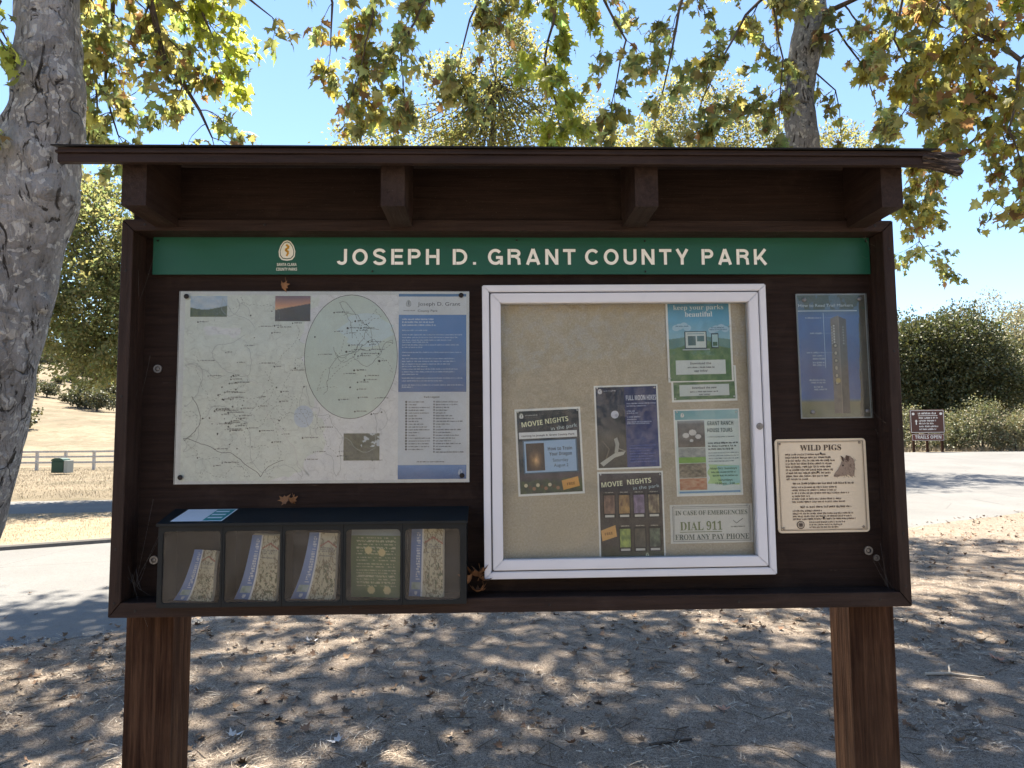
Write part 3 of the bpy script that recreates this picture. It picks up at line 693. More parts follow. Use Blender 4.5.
f1.text('in the park', .74, .245, .012, (188, 206, 210), kind='light', rot=6, wfit=.085)
f1.rect(.05, .27, .93, .345, (226, 230, 232), 4); f1.text('coming to Joseph D. Grant County Park', .49, .322, .0055, (30, 40, 60), wfit=.17)
f1.rect(.1, .365, .92, .745, (60, 96, 124), 4); f1.rect(.12, .375, .9, .735, (158, 190, 222), 5)
def warm(U, V): return lerp3((60, 44, 34), (214, 170, 120), np.clip(1.1-2.6*np.hypot(U-.5, V-.62), 0, 1)*fbm(U, V, 5, 4)*1.6)
f1.art(.145, .40, .42, .715, warm, 6.5)
f1.text('How to Train', .66, .49, .0105, (24, 46, 66), wfit=.078); f1.text('Your Dragon', .665, .55, .0105, (24, 46, 66), wfit=.072); f1.text('Saturday', .66, .62, .010, (24, 46, 66), kind='light', wfit=.05); f1.text('August 2', .665, .68, .010, (24, 46, 66), kind='light', wfit=.046)
f1.poly([(.66, .84), (.91, .80), (.93, .91), (.68, .95)], (226, 168, 92), 5); f1.text('FREE', .8, .895, .008, (120, 70, 30), rot=6, L=7)
for k in range(9): f1.disc(.12+.06*k, .88+.02*(k % 3), .006, [(216, 204, 170), (96, 80, 60), (160, 120, 90)][k % 3], 5, 8)
f1.finish()
# moon hikes
f2 = flyer('event_flyer', 'navy full moon hike flyer with a round white moon, above the dark film list', (.3634, 1.6378), .207, .2696, 1.4)
def moonsky(U, V):
    c = grad(V, [(0, (30, 40, 66)), (.25, (44, 54, 74)), (.5, (30, 36, 46)), (.62, (70, 66, 56)), (1, (52, 50, 40))]); c = c+(fbm(U, V, 5, 31)[..., None]-.5)*60
    r_ = lerp3((34, 48, 96), (52, 66, 128), V); return np.where((U > .47)[..., None], r_+(fbm(U, V, 4, 3)[..., None]-.5)*26, c)
f2.art(.025, .02, .975, .98, moonsky, 2)
emblem(f2, .09, .07, .0085, (230, 232, 238), (40, 50, 80), 6, False); f2.greek(.15, .34, .07, .003, (190, 198, 214), 6, 2)
f2.disc(.31, .35, .0125, (208, 212, 226), 5, 22); f2.disc(.33, .36, .005, (180, 184, 200), 6, 10)
f2.poly([(.05, .92), (.3, .80), (.45, .79), (.42, .83), (.28, .86), (.1, .96)], (186, 186, 176), 5); f2.poly([(.28, .64), (.33, .62), (.36, .7), (.33, .82), (.28, .8), (.3, .71)], (170, 170, 160), 6)
f2.line([(.12, .93), (.2, .76), (.1, .66)], .003, (110, 104, 90), 4); f2.line([(.33, .75), (.46, .79)], .003, (150, 146, 132), 5)
f2.text('FULL MOON HIKES', .73, .185, .0155, (214, 220, 234), wfit=.098)
for v, a, b in ((.23, .5, .95), (.26, .5, .8), (.32, .5, .62), (.345, .5, .66), (.39, .5, .7), (.42, .5, .64), (.45, .5, .88), (.47, .5, .84)): f2.greek(a, b, v, .0042, (186, 196, 226), 6, int(v*99))
for k in range(7): f2.greek(.52, .93-.05*(k % 3), .73+.032*k, .0036, (112, 126, 190), 6, k)
f2.finish()
# list of film nights
f3 = flyer('event_flyer', 'dark movie nights flyer with eight small pictures, at bottom of pinboard', (.3704, 1.3573), .2113, .276, .7)
f3.art(.025, .02, .975, .98, lambda U, V: grad(V, [(0, (48, 44, 54)), (.3, (58, 48, 44)), (.85, (52, 44, 38)), (1, (60, 76, 44))])+(fbm(U, V, 12, 41)[..., None]-.5)*40, 2)
f3.text('MOVIE', .22, .17, .0155, cr, rot=4, wfit=.068); f3.text('NIGHTS', .635, .143, .0155, cr, rot=4, wfit=.078); f3.text('in the park', .74, .2, .011, (188, 206, 210), kind='light', rot=5, wfit=.085)
th = [((150, 116, 96), (92, 70, 62)), ((190, 150, 90), (110, 80, 52)), ((150, 128, 160), (96, 84, 110)), ((184, 166, 130), (80, 64, 52)), None, ((176, 190, 96), (96, 120, 62)), ((96, 92, 76), (60, 56, 48)), ((120, 134, 112), (52, 62, 54))]
for k in range(8):
    u = .17+.225*(k % 4); v = .26+.385*(k//4)
    if th[k] is None: f3.poly([(.03, .67), (.25, .61), (.27, .74), (.05, .79)], (220, 168, 98), 5); f3.text('FREE', .15, .72, .008, (120, 74, 34), rot=8, L=7); continue
    f3.rect(u-.095, v-.012, u+.095, v+.27, (28, 26, 26), 4)
    f3.art(u-.08, v+.01, u+.08, v+.22, (lambda a, b, k: lambda U, V: lerp3(a, b, np.clip(fbm(U, V, 4, 50+k)*1.8-.4, 0, 1)))(th[k][0], th[k][1], k), 5.5)
    f3.rect(u-.07, v+.235, u+.07, v+.26, (206, 204, 196), 6); f3.greek(u-.06, u+.06, v-.018, .0035, (200, 196, 180), 6, k)
emblem(f3, .72, .955, .007, (210, 220, 190), (60, 76, 44), 6, False); f3.finish()
# ranch tours
f4 = flyer('event_flyer', 'pale teal house tours flyer with four stacked photos, right side above emergency notice', (.6227, 1.5546), .2142, .2778, 1.0)
f4.art(.02, .015, .98, .12, lambda U, V: lerp3((108, 170, 178), (168, 204, 206), U), 2)
f4.rect(.02, .12, .98, .975, (214, 226, 222), 2)
def horses(U, V):
    c = grad(V, [(0, (150, 160, 166)), (.15, (84, 88, 90)), (.5, (96, 94, 92)), (1, (110, 100, 90))])+(fbm(U, V, 5, 61)[..., None]-.5)*50
    for cx, cy, r_ in ((.3, .55, .12), (.55, .45, .14), (.75, .6, .11), (.5, .75, .07)): c = np.where((((U-cx)/r_)**2+((V-cy)/r_/.8)**2 < 1)[..., None], np.array((210, 208, 204)), c)
    return c
f4.art(.05, .13, .46, .44, horses, 4)
f4.art(.05, .445, .46, .62, lambda U, V: np.where((V > .62)[..., None], np.array((130, 172, 84)), lerp3((110, 120, 120), (196, 196, 190), fbm(U, V, 7, 62))), 4)
f4.art(.05, .625, .46, .79, lambda U, V: lerp3((84, 76, 62), (196, 182, 160), fbm(U, V, 8, 63)), 4); f4.art(.05, .795, .46, .93, lambda U, V: lerp3((176, 96, 62), (214, 190, 160), fbm(U, V, 6, 64)), 4)
f4.text('GRANT RANCH', .70, .19, .0125, (70, 96, 96), wfit=.085); f4.text('HOUSE TOURS', .69, .27, .0125, (70, 96, 96), wfit=.082)
f4.greek(.5, .9, .33, .0036, (110, 130, 130), 6, 1)
for k in range(3): f4.greek(.5, .95-.03*k, .405+.035*k, .0058, (56, 70, 72), 6, k)
for k in range(4): f4.greek(.5, .96-.08*(k == 3), .515+.032*k, .0034, (96, 116, 122), 6, k+9)
f4.poly([(.49+.02*math.sin(k)+.0, .64+.02*k) if k < 12 else (.95, .88-.02*(k-12)) for k in range(24)][::-1], (176, 210, 150), 4); f4.poly([(.62, .66), (.96, .66), (.96, .86), (.7, .89)], (160, 206, 200), 5)
f4.text('May-Oct: Sundays', .72, .70, .006, (66, 106, 70), wfit=.085, L=7); f4.greek(.53, .9, .74, .005, (66, 106, 80), 7, 5); f4.greek(.55, .92, .78, .005, (66, 106, 80), 7, 6); f4.text('Saturdays', .74, .835, .0065, (66, 106, 80), L=7); f4.text('11:00am - 3:00', .73, .875, .0065, (66, 106, 80), L=7)
f4.rect(.04, .945, .96, .965, (120, 160, 196), 4); emblem(f4, .13, .065, .0075, (232, 236, 232), (90, 140, 150), 6, False); f4.finish()
# emergency notice
f5 = Sheet('emergency_notice', 'small white emergency calls notice with a thin double border inside glass case', 'notice', (.6273, 1.3277), YF, .2656, .1221, .57, .0007, (214, 214, 208))
f5.frame(.03, .05, .97, .95, .0012, (80, 86, 84)); f5.frame(.045, .09, .955, .91, .0008, (110, 116, 112))
gc = (120, 134, 92)
f5.text('IN CASE OF EMERGENCIES', .5, .27, .0145, (104, 116, 104), kind='serif', wfit=.232); f5.text('DIAL 911', .37, .66, .027, gc, kind='serif', wfit=.135)
f5.rect(.11, .70, .62, .715, gc, 6); f5.text('FROM ANY PAY PHONE', .5, .90, .0165, (96, 108, 98), kind='serif', wfit=.238)
f5.line([(.76, .42), (.8, .5), (.88, .38)], .0016, (80, 92, 80)); f5.greek(.73, .9, .6, .0042, (110, 118, 110), 6, 1); f5.finish()
# keep your parks beautiful (two copies, one tucked behind)
def parkart(U, V):
    c = grad(V, [(0, (62, 140, 178)), (.2, (92, 166, 200)), (.42, (140, 188, 206))]); hill = V > .50+.06*np.sin(U*7+1)+.05*fbm(U, V, 4, 71)
    hill2 = V > .42+.10*np.abs(U-.45)
    c = np.where(hill2[..., None], lerp3((84, 128, 126), (120, 160, 150), fbm(U, V, 8, 73)), c); return np.where(hill[..., None], lerp3((62, 104, 66), (128, 156, 104), fbm(U, V, 14, 72)), c)
f6 = flyer('app_flyer', 'blue and green park flyer peeking out below its twin, white strip at bottom', (.6155, 1.7755), .2135, .115, 1.3)
f6.art(.03, .03, .97, .94, lambda U, V: lerp3((62, 100, 66), (126, 150, 104), fbm(U, V, 12, 74, 3)), 2); f6.rect(.12, .52, .88, .84, (206, 214, 212), 4); f6.text('Download the new', .5, .64, .0065, (60, 66, 70), wfit=.08); f6.greek(.28, .7, .74, .0048, (76, 82, 84), 5, 4); f6.text('app today!', .5, .82, .005, (60, 66, 70), L=6); f6.finish()
f7 = flyer('app_flyer', 'sky blue park flyer with laptop and phone drawing, tucked under top of case frame', (.6040, 1.9105), .2141, .2585, .9, dy=.0035)
f7.art(.03, .0, .97, .985, parkart, 2)
f7.text('keep your parks', .5, .085, .0155, (198, 216, 224), kind='serif', wfit=.165); f7.text('beautiful', .5, .175, .0165, (224, 234, 238), kind='serif', wfit=.09)
for cu, cv in ((.2, .30), (.27, .285), (.15, .315), (.32, .315), (.76, .33), (.84, .315), (.9, .34), (.7, .35)): f7.disc(cu, cv, .013, (170, 204, 222), 3+cu, 14, squash=.8)
f7.greek(.14, .33, .30, .004, (70, 110, 140), 6, 1); f7.greek(.68, .88, .325, .004, (70, 110, 140), 6, 2); f7.greek(.66, .92, .35, .004, (70, 110, 140), 6, 3)
f7.rect(.27, .36, .61, .585, (48, 70, 78), 6); f7.rect(.285, .37, .595, .57, (206, 216, 212), 7); f7.rect(.31, .385, .57, .40, (150, 176, 180), 8); f7.rect(.32, .42, .44, .54, (84, 112, 116), 8); f7.rect(.46, .42, .57, .49, (92, 126, 130), 8); f7.rect(.235, .585, .65, .60, (176, 186, 188), 7)
f7.rect(.68, .39, .79, .58, (40, 60, 66), 6); f7.rect(.69, .405, .78, .565, (166, 200, 204), 7); f7.rect(.70, .50, .77, .55, (60, 104, 84), 8)
f7.rect(.12, .725, .88, .905, (212, 220, 218), 5); f7.text('Download the', .5, .78, .0065, (60, 66, 70), wfit=.068, L=7); f7.greek(.3, .7, .825, .005, (76, 82, 84), 7, 4); f7.text('app today!', .5, .872, .006, (60, 66, 70), L=7); f7.finish()
for f_ in (f1, f2, f3, f4, f5): f_.pins([(.05, .03), (.95, .04)], PIN, .0028, 'pushpin', -.001)
f6.pins([(.05, .9), (.95, .88)], PIN, .0028, 'pushpin', -.001); f7.pins([(.03, .95), (.97, .3)], PIN, .0028, 'pushpin', -.001)

# ------------------------------------------------------------------ trail marker poster and plaque
tm = Sheet('trail_marker_poster', 'tall blue poster about trail markers, showing one wooden marker post', 'poster', (1.0505, 1.8666), .087, .2348, .4112, .35, .0012, (128, 138, 142))
def tmart(U, V):
    c = grad(V, [(0, (60, 92, 104)), (.12, (70, 108, 140)), (.18, (62, 108, 176)), (.6, (40, 82, 152)), (.85, (44, 90, 160)), (.88, (120, 118, 84)), (1, (100, 108, 84))])+(fbm(U, V, 5, 81)[..., None]-.5)*34
    m_ = (U > .9-.06*V+.03*fbm(U, V, 9, 82)); c = np.where(m_[..., None], lerp3((84, 84, 66), (62, 58, 48), fbm(U, V, 9, 83)), c)
    g_ = V < .12; c = np.where((g_ & (fbm(U, V, 7, 84) > .48))[..., None], np.array((50, 74, 62)), c)
    pu = .58+.0*V; d = np.abs(U-pu-.01); top = .17+.25*np.abs(U-.58)
    post = (d < .115) & (V > top) & (V < .97)
    pc = lerp3((92, 86, 80), (130, 120, 112), fbm(U, V, 20, 85, 3, 1.5)); pc = np.where((U > .60)[..., None], pc*.62, pc)
    c = np.where(post[..., None], pc, c)
    return c
tm.art(.02, .01, .98, .99, tmart, 2, .0018)
W3 = (190, 208, 228)
tm.text('How to Read Trail Markers', .42, .105, .0095, (206, 220, 232), kind='light', wfit=.182); tm.rect(.02, .135, .86, .142, (196, 212, 226), 5)
tm.rect(.375, .155, .383, .6, (190, 214, 240), 5); tm.rect(.585, .17, .592, .985, (150, 144, 132), 5)
for k in range(7): tm.disc(.52, .26+.022*k, .0028, (222, 222, 214), 6, 8); tm.disc(.49+.0, .27+.022*k, .002, (200, 200, 196), 6, 8); tm.disc(.65, .27+.022*k, .002, (180, 180, 176), 6, 8)
for k, (v, q) in enumerate([(.42, 0), (.48, 1), (.54, 0), (.60, 2), (.66, 1), (.72, 0)]):
    tm.disc(.53, v, .008, (46, 42, 40), 6, 12); tm.disc(.53, v, .0045, (190, 182, 164), 7, 10, squash=1+.3*q); tm.disc(.66, v+.01, .006, (70, 62, 56), 6, 10)
tm.disc(.545, .70, .008, (190, 170, 110), 8, 14)
for v, a, b in ((.20, .12, .34), (.325, .18, .34), (.48, .12, .36), (.505, .2, .36), (.53, .2, .36), (.56, .2, .36), (.58, .2, .36), (.70, .14, .36), (.72, .16, .36), (.755, .2, .33), (.775, .2, .38)): tm.greek(a, b, v, .0055, W3, 6, int(v*100))
for v in (.2, .325, .48): tm.rect(.34, v-.006, .5, v-.004, (150, 180, 214), 5)
tm.pins([(.11, .05), (.9, .045), (.16, .95), (.93, .945)], M_STEEL, .007, 'mounting_screw', -.006); tm.cover(M_ACRYL, .004, .002); tm.finish()

cream = (222, 208, 182); br = (66, 50, 42)
pg = Sheet('wildlife_plaque', 'cream plaque headed wild pigs with a boar head drawing, below blue poster', 'plaque', (.994, 1.4445), .0855, .2992, .3006, .35, .004, cream, .012)
pg.frame(.03, .025, .97, .975, .0016, (96, 78, 64)); pg.frame(.042, .037, .958, .963, .0006, (140, 120, 100))
pg.text('WILD PIGS', .5, .125, .0185, br, kind='serif', wfit=.135)
for k in range(9): pg.greek(.11, [.56, .60, .64, .62, .60, .62, .60, .58, .34][k], .175+.033*k, .0064, (96, 78, 66), 5, k)
pg.greek(.18, .84, .485, .0066, (76, 58, 48), 5, 44)
for k, x in enumerate((.66, .66, .78, .36, .70, .74)): pg.greek(.165, x, .525+.031*k, .0058, (100, 82, 70), 5, k+20)
pg.greek(.25, .8, .735, .0066, (76, 58, 48), 5, 45)
for k, x in enumerate((.48, .82, .80, .84)): pg.greek(.165, x, .775+.029*k, .0058, (100, 82, 70), 5, k+30)
for k in range(3): pg.greek(.34, .72-.03*k, .895+.027*k, .0052, (100, 82, 70), 5, k+40)
pg.disc(.245, .915, .0128, (60, 52, 46), 5, 24); pg.disc(.245, .915, .010, cream, 6, 24); pg.disc(.245, .915, .0085, (120, 108, 96), 7, 24); pg.disc(.245, .915, .005, (60, 52, 46), 8, 12, squash=.6)
# boar head drawing: snout to the lower left, ears at the top
hd = [(.63, .41), (.64, .375), (.68, .33), (.71, .28), (.73, .235), (.72, .19), (.755, .215), (.775, .185), (.82, .19), (.855, .225), (.87, .28), (.865, .34), (.855, .40), (.82, .415), (.79, .385), (.75, .40), (.70, .405), (.66, .415)]
pg.poly(hd[::-1], (150, 132, 116), 5); rr = random.Random(9)
for k in range(150):
    a, b = rr.uniform(.66, .87), rr.uniform(.2, .41)
    if a < .73 and b < .45-(a-.63)*1.7: continue
    L_ = rr.uniform(.006, .02); c_ = (72, 56, 48) if (a > .79 or b < .27) else (118, 100, 86)
    pg.line([(a, b), (a+rr.uniform(-.3, .6)*L_*1.6, b+L_)], .0008, c_, 6)
pg.disc(.735, .29, .003, (40, 32, 28), 7, 10); pg.poly([(.715, .185), (.745, .2), (.75, .25), (.73, .235)][::-1], (70, 54, 46), 7); pg.poly([(.775, .18), (.81, .19), (.8, .25), (.77, .23)][::-1], (84, 66, 56), 7); pg.line([(.63, .395), (.66, .39), (.69, .40)], .0012, (60, 46, 40), 7)
pg.pins([(.055, .05), (.93, .045), (.06, .95), (.93, .945)], plain('brass_screw', (.35, .3, .24), .5, .4), .0042, 'mounting_screw', -.001)
pg.pins([(.5, .155), (.455, .355), (.50, .84)], M_DARKMETAL, .0025, 'small_screw', -.001); pg.finish()

# ------------------------------------------------------------------ brochure box
bx = thing('brochure_box', 'long black plastic brochure dispenser with five clear doors', 'brochure box', (-.608, .088, 1.112))
BX0, BX1, BZ0, BZ1, BYF = -.457, .457, 0, .238, -.118     # local
def bpart(mb, n_, m_, **k): return mb.build(n_, m_, bx, **k)
mb = MB(); mb.box(BX0, BX1, -.006, 0, BZ0, BZ1+.03); mb.box(BX0, BX1, BYF+.012, -.006, BZ0, BZ0+.008)
mb.prism([(BYF+.012, BZ0+.008), (-.006, BZ0+.008), (-.006, BZ1+.028), (BYF+.012, BZ1-.002)], 'x', BX0, BX0+.007); mb.prism([(BYF+.012, BZ0+.008), (-.006, BZ0+.008), (-.006, BZ1+.028), (BYF+.012, BZ1-.002)], 'x', BX1-.007, BX1)
bpart(mb, 'body', M_BLACKP)
mb = MB(); mb.prism([(BYF-.006, BZ1), (BYF-.006, BZ1+.008), (-.001, BZ1+.040), (-.001, BZ1+.031)], 'x', BX0-.004, BX1+.004); bpart(mb, 'lid', M_BLACKP)
pk = [(-.4432, -.2734), (-.2611, -.0976), (-.0839, .0819), (.0972, .2593), (.2732, .4377)]
P0, P1 = .012, .222
# front lattice with rounded window openings, one door each
for k, (a, b) in enumerate(pk):
    xa = (BX0 if k == 0 else (pk[k-1][1]+a)/2)+.0005; xb = (BX1 if k == 4 else (b+pk[k+1][0])/2)-.0005
    bm = bmesh.new(); r_ = .012; inner = []
    for cx, cz, a0 in ((b-r_, P1-r_, 0), (a+r_, P1-r_, 90), (a+r_, P0+r_, 180), (b-r_, P0+r_, 270)): inner += [(cx+r_*math.cos(R(a0+q*15)), cz+r_*math.sin(R(a0+q*15))) for q in range(7)]
    outer = []
    for q, (x, z) in enumerate(inner):
        s_ = q//7; m_ = (q % 7)
        ox, oz = [(xb, BZ1-.001), (xa, BZ1-.001), (xa, BZ0), (xb, BZ0)][s_]; outer.append((ox, oz))
    # outline corners: slide along the edges so that the strip has no folds
    n_ = len(inner); mbd = MB()
    def OUT(q):
        s_ = q//7; m_ = q % 7; x, z = inner[q]; ex, ez = outer[q]
        hor = (s_ % 2 == 0); first = m_ < 3
        if m_ == 3: return (ex, ez)
        if hor: return (ex, z) if first else (x, ez)
        return (x, ez) if first else (ex, z)
    o_ = [OUT(q) for q in range(n_)]
    for (y, flip) in ((BYF, 0), (BYF+.011, 1)):
        for q in range(n_):
            q2 = (q+1) % n_; p_ = [(inner[q][0], y, inner[q][1]), (inner[q2][0], y, inner[q2][1]), (o_[q2][0], y, o_[q2][1]), (o_[q][0], y, o_[q][1])]; mbd.quad(*(p_ if flip else p_[::-1]))
    for q in range(n_):
        q2 = (q+1) % n_
        for ring_ in (inner, o_): mbd.quad((ring_[q][0], BYF, ring_[q][1]), (ring_[q2][0], BYF, ring_[q2][1]), (ring_[q2][0], BYF+.011, ring_[q2][1]), (ring_[q][0], BYF+.011, ring_[q][1]))
    dr = bpart(mbd, 'door', M_BLACKP)
    mw = MB(); mw.quad(*[(x, BYF+.004, z) for x, z in [(a-.003, P0-.003), (b+.003, P0-.003), (b+.003, P1+.003), (a-.003, P1+.003)]]); mw.build('window', M_DOOR, dr)
    if k: mw = MB(); mw.box(xa-.002, xa+.001, BYF+.013, -.008, .009, BZ1-.004); bpart(mw, 'divider', M_BLACKP)
# sticker on the lid: pale block beside a teal one
def lidp(x, t, o): return (x, BYF-.006+(-.001+.006-BYF)*t, BZ1+.008+.032*t+o)
mb = MB(); mb.quad(lidp(-.428, .12, .0012), lidp(-.275, .12, .0012), lidp(-.262, .93, .0012), lidp(-.415, .93, .0012)); st = bpart(mb, 'sticker', ink((222, 228, 232)))
mb = MB(); mb.quad(lidp(-.335, .16, .0016), lidp(-.279, .16, .0016), lidp(-.267, .89, .0016), lidp(-.323, .89, .0016)); mb.build('sticker_block', ink((40, 140, 140)), st)
mb = MB()
for q in range(3): mb.quad(lidp(-.328+.003*q, .3+.2*q, .002), lidp(-.285+.002*q, .3+.2*q, .002), lidp(-.283+.002*q, .38+.2*q, .002), lidp(-.326+.003*q, .38+.2*q, .002))
for q in range(9):
    for j in range(5):
        pass
mb.build('sticker_print', ink((225, 235, 235)), st)
# brochures, slumped inside their pockets
def brochure(k, x0, x1, top, bend, label, green=False):
    a, b = x0, x1
    t = thing('brochure', label, 'brochure', (-.608, .088, 1.112), group='brochures in the black dispenser')
    nU, nV = 60, 76; U, V = np.meshgrid(np.linspace(0, 1, nU+1), np.linspace(0, 1, nV+1))
    z = .010+top*(1-V); lean = bend*V**1.8
    x = a+(b-a)*U-lean*(1-.85*U); y = -.055+.012*np.cos(U*3)-.035*V**1.5*(.4+abs(bend)*8)-.01*np.sin(V*5)
    y = np.maximum(y, BYF+.016); x = np.maximum(x, pk[k][0]-.012)
    if green:
        c = lerp3((84, 112, 74), (128, 140, 96), fbm(U, V, 4, 91)); c = np.where((V < .12)[..., None], np.array((150, 168, 176)), c)
        c = np.where(((np.abs((V*22) % 1-.5) < .18) & (fbm(U, V, 60, 5, 1) > .45) & (V > .15) & (V < .85) & (np.abs(U-.5) < .4))[..., None], np.array((208, 204, 170)), c)
        for cx, cy in ((.35, .33), (.62, .36), (.72, .9), (.4, .9)): c = np.where((np.hypot((U-cx)*.75, V-cy) < .055)[..., None], np.array((222, 206, 150)), c)
    else:
        c = lerp3((226, 219, 192), (206, 200, 170), fbm(U, V, 6, 92+k)); rel = fbm(U, V, 24, 97+k)
        for q in range(5): c = np.where((np.abs(fbm(U, V, 3, 200+7*k+q)-.5) < .012)[..., None], np.array((150, 138, 112)), c)
        c = np.where(((np.abs(V-.12-.3*np.abs(U-.7)) < .012) & (U > .42))[..., None], np.array((176, 112, 92)), c)
        c = np.where(((U > .5) & (rel > .60) & (V > .5-.1*k/4))[..., None], np.array((112, 116, 88)), c)
        c = np.where(((U > .44) & (U < .94) & (np.abs((V*34) % 1-.5) < .2) & (V > .22) & (V < .36) & (fbm(U, V, 40, 61+k) > .42))[..., None], np.array((130, 126, 120)), c)
        c = np.where((U < .36)[..., None], lerp3((150, 172, 214), (104, 134, 192), fbm(U, V, 3, 5+k)), c)
        c = np.where(((U < .30) & (U > .17) & (V < .78) & (V > .06) & (np.abs((V*26) % 1-.5) < .3) & (fbm(U, V, 44, 33) > .4))[..., None], np.array((232, 238, 246)), c)
        c = np.where(((U > .335) & (U < .385))[..., None], np.array((244, 245, 243)), c)
        c = np.where(((U > .05) & (U < .33) & (V > .80) & (V < .90))[..., None], lerp3((120, 150, 120), (214, 224, 238), fbm(U, V, 14, 8)), c)
        c = np.where((np.hypot((U-.2)*.6, V-.95) < .028)[..., None], np.array((244, 245, 246)), c)
    lin = (np.clip(c, 0, 255)/255.)**2.2
    P = np.stack([x, y, z], -1).reshape(-1, 3); ii = np.arange(len(P)).reshape(nV+1, nU+1)
    F_ = np.stack([ii[:-1, :-1], ii[1:, :-1], ii[1:, 1:], ii[:-1, 1:]], -1).reshape(-1, 4)
    fast_mesh('front_page', P, F_, M_ART, t, lin.reshape(-1, 3), True)
    for q in (1, 2, 3):
        P2 = P.copy(); P2[:, 1] += .003*q; P2[:, 0] += .0015*q; P2[:, 2] += .0012*q*(1 if k % 2 else -1)*(P[:, 2] > .1); o = fast_mesh('inner_page', P2, F_, ink((196, 194, 180)), t, None, True)
brochure(0, -.380, -.302, .148, .052, 'short curled blue and cream brochure in leftmost window of dispenser')
brochure(1, -.205, -.113, .190, .046, 'strongly curled blue and cream brochure in second window from left')
brochure(2, -.030, .062, .196, .050, 'nearly upright blue and cream brochure in middle window of dispenser')
brochure(3, .100, .257, .213, .0, 'olive green leaflet filling the fourth window of dispenser', True)
brochure(4, .285, .384, .205, .008, 'straight blue and cream brochure in rightmost window of dispenser')

# ------------------------------------------------------------------ foliage
LEAF = np.array([(0, 0, 0), (.16, -.03, .01), (.34, -.14, -.04), (.30, .06, 0), (.56, .22, -.10), (.32, .30, .02), (.36, .52, -.04), (.18, .50, .02), (0, 1.0, -.12),
                 (-.18, .50, .02), (-.36, .52, -.04), (-.32, .30, .02), (-.56, .22, -.10), (-.30, .06, 0), (-.34, -.14, -.04), (-.16, -.03, .01), (0, .25, .05)], float)
LEAFF = np.array([(16, i, i+1) for i in range(15)]+[(16, 15, 0)])
OVAL = np.array([(0, 0, 0), (.26, .3, .03), (.2, .72, .0), (0, 1, -.06), (-.2, .72, .0), (-.26, .3, .03)], float); OVALF = np.array([(0, 1, 2), (0, 2, 3), (0, 3, 4), (0, 4, 5)])
QUAD = np.array([(-.5, 0, 0), (.5, .1, .05), (.4, 1, -.05), (-.4, .9, .04)], float); QUADF = np.array([(0, 1, 2, 3)])
def mat_leaf(name, tr=.45, gloss=.35):
    a = N(name); v = a.n('VertexColor', layer_name='Col'); n1 = a.noise(a.co(), 18, 3)
    c = a.mix(a.ramp(n1, [(.4, (0,)*3), (.8, (.35,)*3)]), v.outputs[0], (.16, .10, .03), 'MIX')
    b = a.bsdf(c, .55, spec=gloss); t = a.n('BsdfTranslucent'); a.set(t.inputs[0], a.mix(1.0, c, (1.95, 1.9, 1.45), 'MULTIPLY')); m = a.n('MixShader'); m.inputs[0].default_value = tr; a.set(m.inputs[1], b); a.set(m.inputs[2], t.outputs[0]); return a.done(m.outputs[0])
M_LEAF = mat_leaf('sycamore_leaves', .62); M_OAK = mat_leaf('oak_leaves', .22, .5)
def mat_bark_syc():
    a = N('mottled_sycamore_bark'); p = a.co('Object'); n0 = a.noise(p, 3, 5, .6); 
    wv = a.n('VectorMath', operation='ADD'); a.set(wv.inputs[0], p); sc_ = a.n('VectorMath', operation='SCALE'); nz3 = a.n('TexNoise', Vector=p, Scale=5.0, Detail=3.0); a.set(sc_.inputs[0], nz3.outputs['Color']); sc_.inputs['Scale'].default_value = .22; a.set(wv.inputs[1], sc_.outputs[0])
    v1 = a.n('TexVoronoi', Vector=wv.outputs[0], Scale=30.0); v2 = a.n('TexVoronoi', Vector=wv.outputs[0], Scale=9.0)
    n1 = a.noise(wv.outputs[0], 14, 5, .6); n2 = a.noise(a.co('Object', (30, 30, 8)), 1, 5, .7); n3 = a.noise(a.co('Object', (9, 9, 3.2)), 1.3, 5, .68, 1.4)
    c = a.ramp(n0, [(.3, (.25, .246, .24)), (.5, (.35, .343, .333)), (.7, (.46, .45, .435))])
    c = a.mix(a.ramp(v1.outputs['Color'], [(.74, (0,)*3), (.77, (.85,)*3)]), c, (.66, .65, .61))
    c = a.mix(a.ramp(n1, [(.62, (0,)*3), (.64, (.8,)*3)]), c, (.68, .67, .62))
    c = a.mix(a.ramp(v2.outputs['Color'], [(.16, (.5,)*3), (.24, (0,)*3)]), c, (.13, .12, .108))
    c = a.mix(a.ramp(n3, [(.38, (1,)*3), (.43, (0,)*3)]), c, (.05, .044, .038)); c = a.mix(a.ramp(n2, [(.35, (.5,)*3), (.5, (0,)*3)]), c, (.12, .11, .10))
    wv2 = a.n('Mapping'); a.set(wv2.inputs['Vector'], wv.outputs[0]); wv2.inputs['Scale'].default_value = (8, 8, 1.3)
    ve = a.n('TexVoronoi', Vector=wv2.outputs[0], Scale=1.0, feature='DISTANCE_TO_EDGE'); gate = a.ramp(a.noise(p, 2.2, 3), [(.52, (0,)*3), (.62, (.9,)*3)])
    fis = a.math('MULTIPLY', a.ramp(ve.outputs['Distance'], [(.0, (1,)*3), (.03, (0,)*3)]), gate); c = a.mix(fis, c, (.03, .026, .022)); n3 = a.math('SUBTRACT', n3, fis)
    h = a.math('ADD', a.math('MULTIPLY', n3, 1.2), a.math('ADD', a.math('MULTIPLY', n2, .4), a.math('MULTIPLY', a.noise(wv.outputs[0], 14, 5, .6), .8))); return a.done(a.bsdf(c, .85, a.bump(h, 1.0, .08), spec=.2))
def mat_bark_plain(name, c0, c1):
    a = N(name); n1 = a.noise(a.co('Object', (10, 10, 2)), 1.5, 5, .7); return a.done(a.bsdf(a.ramp(n1, [(.3, c0), (.7, c1)]), .9, a.bump(n1, .8, .03), spec=.1))
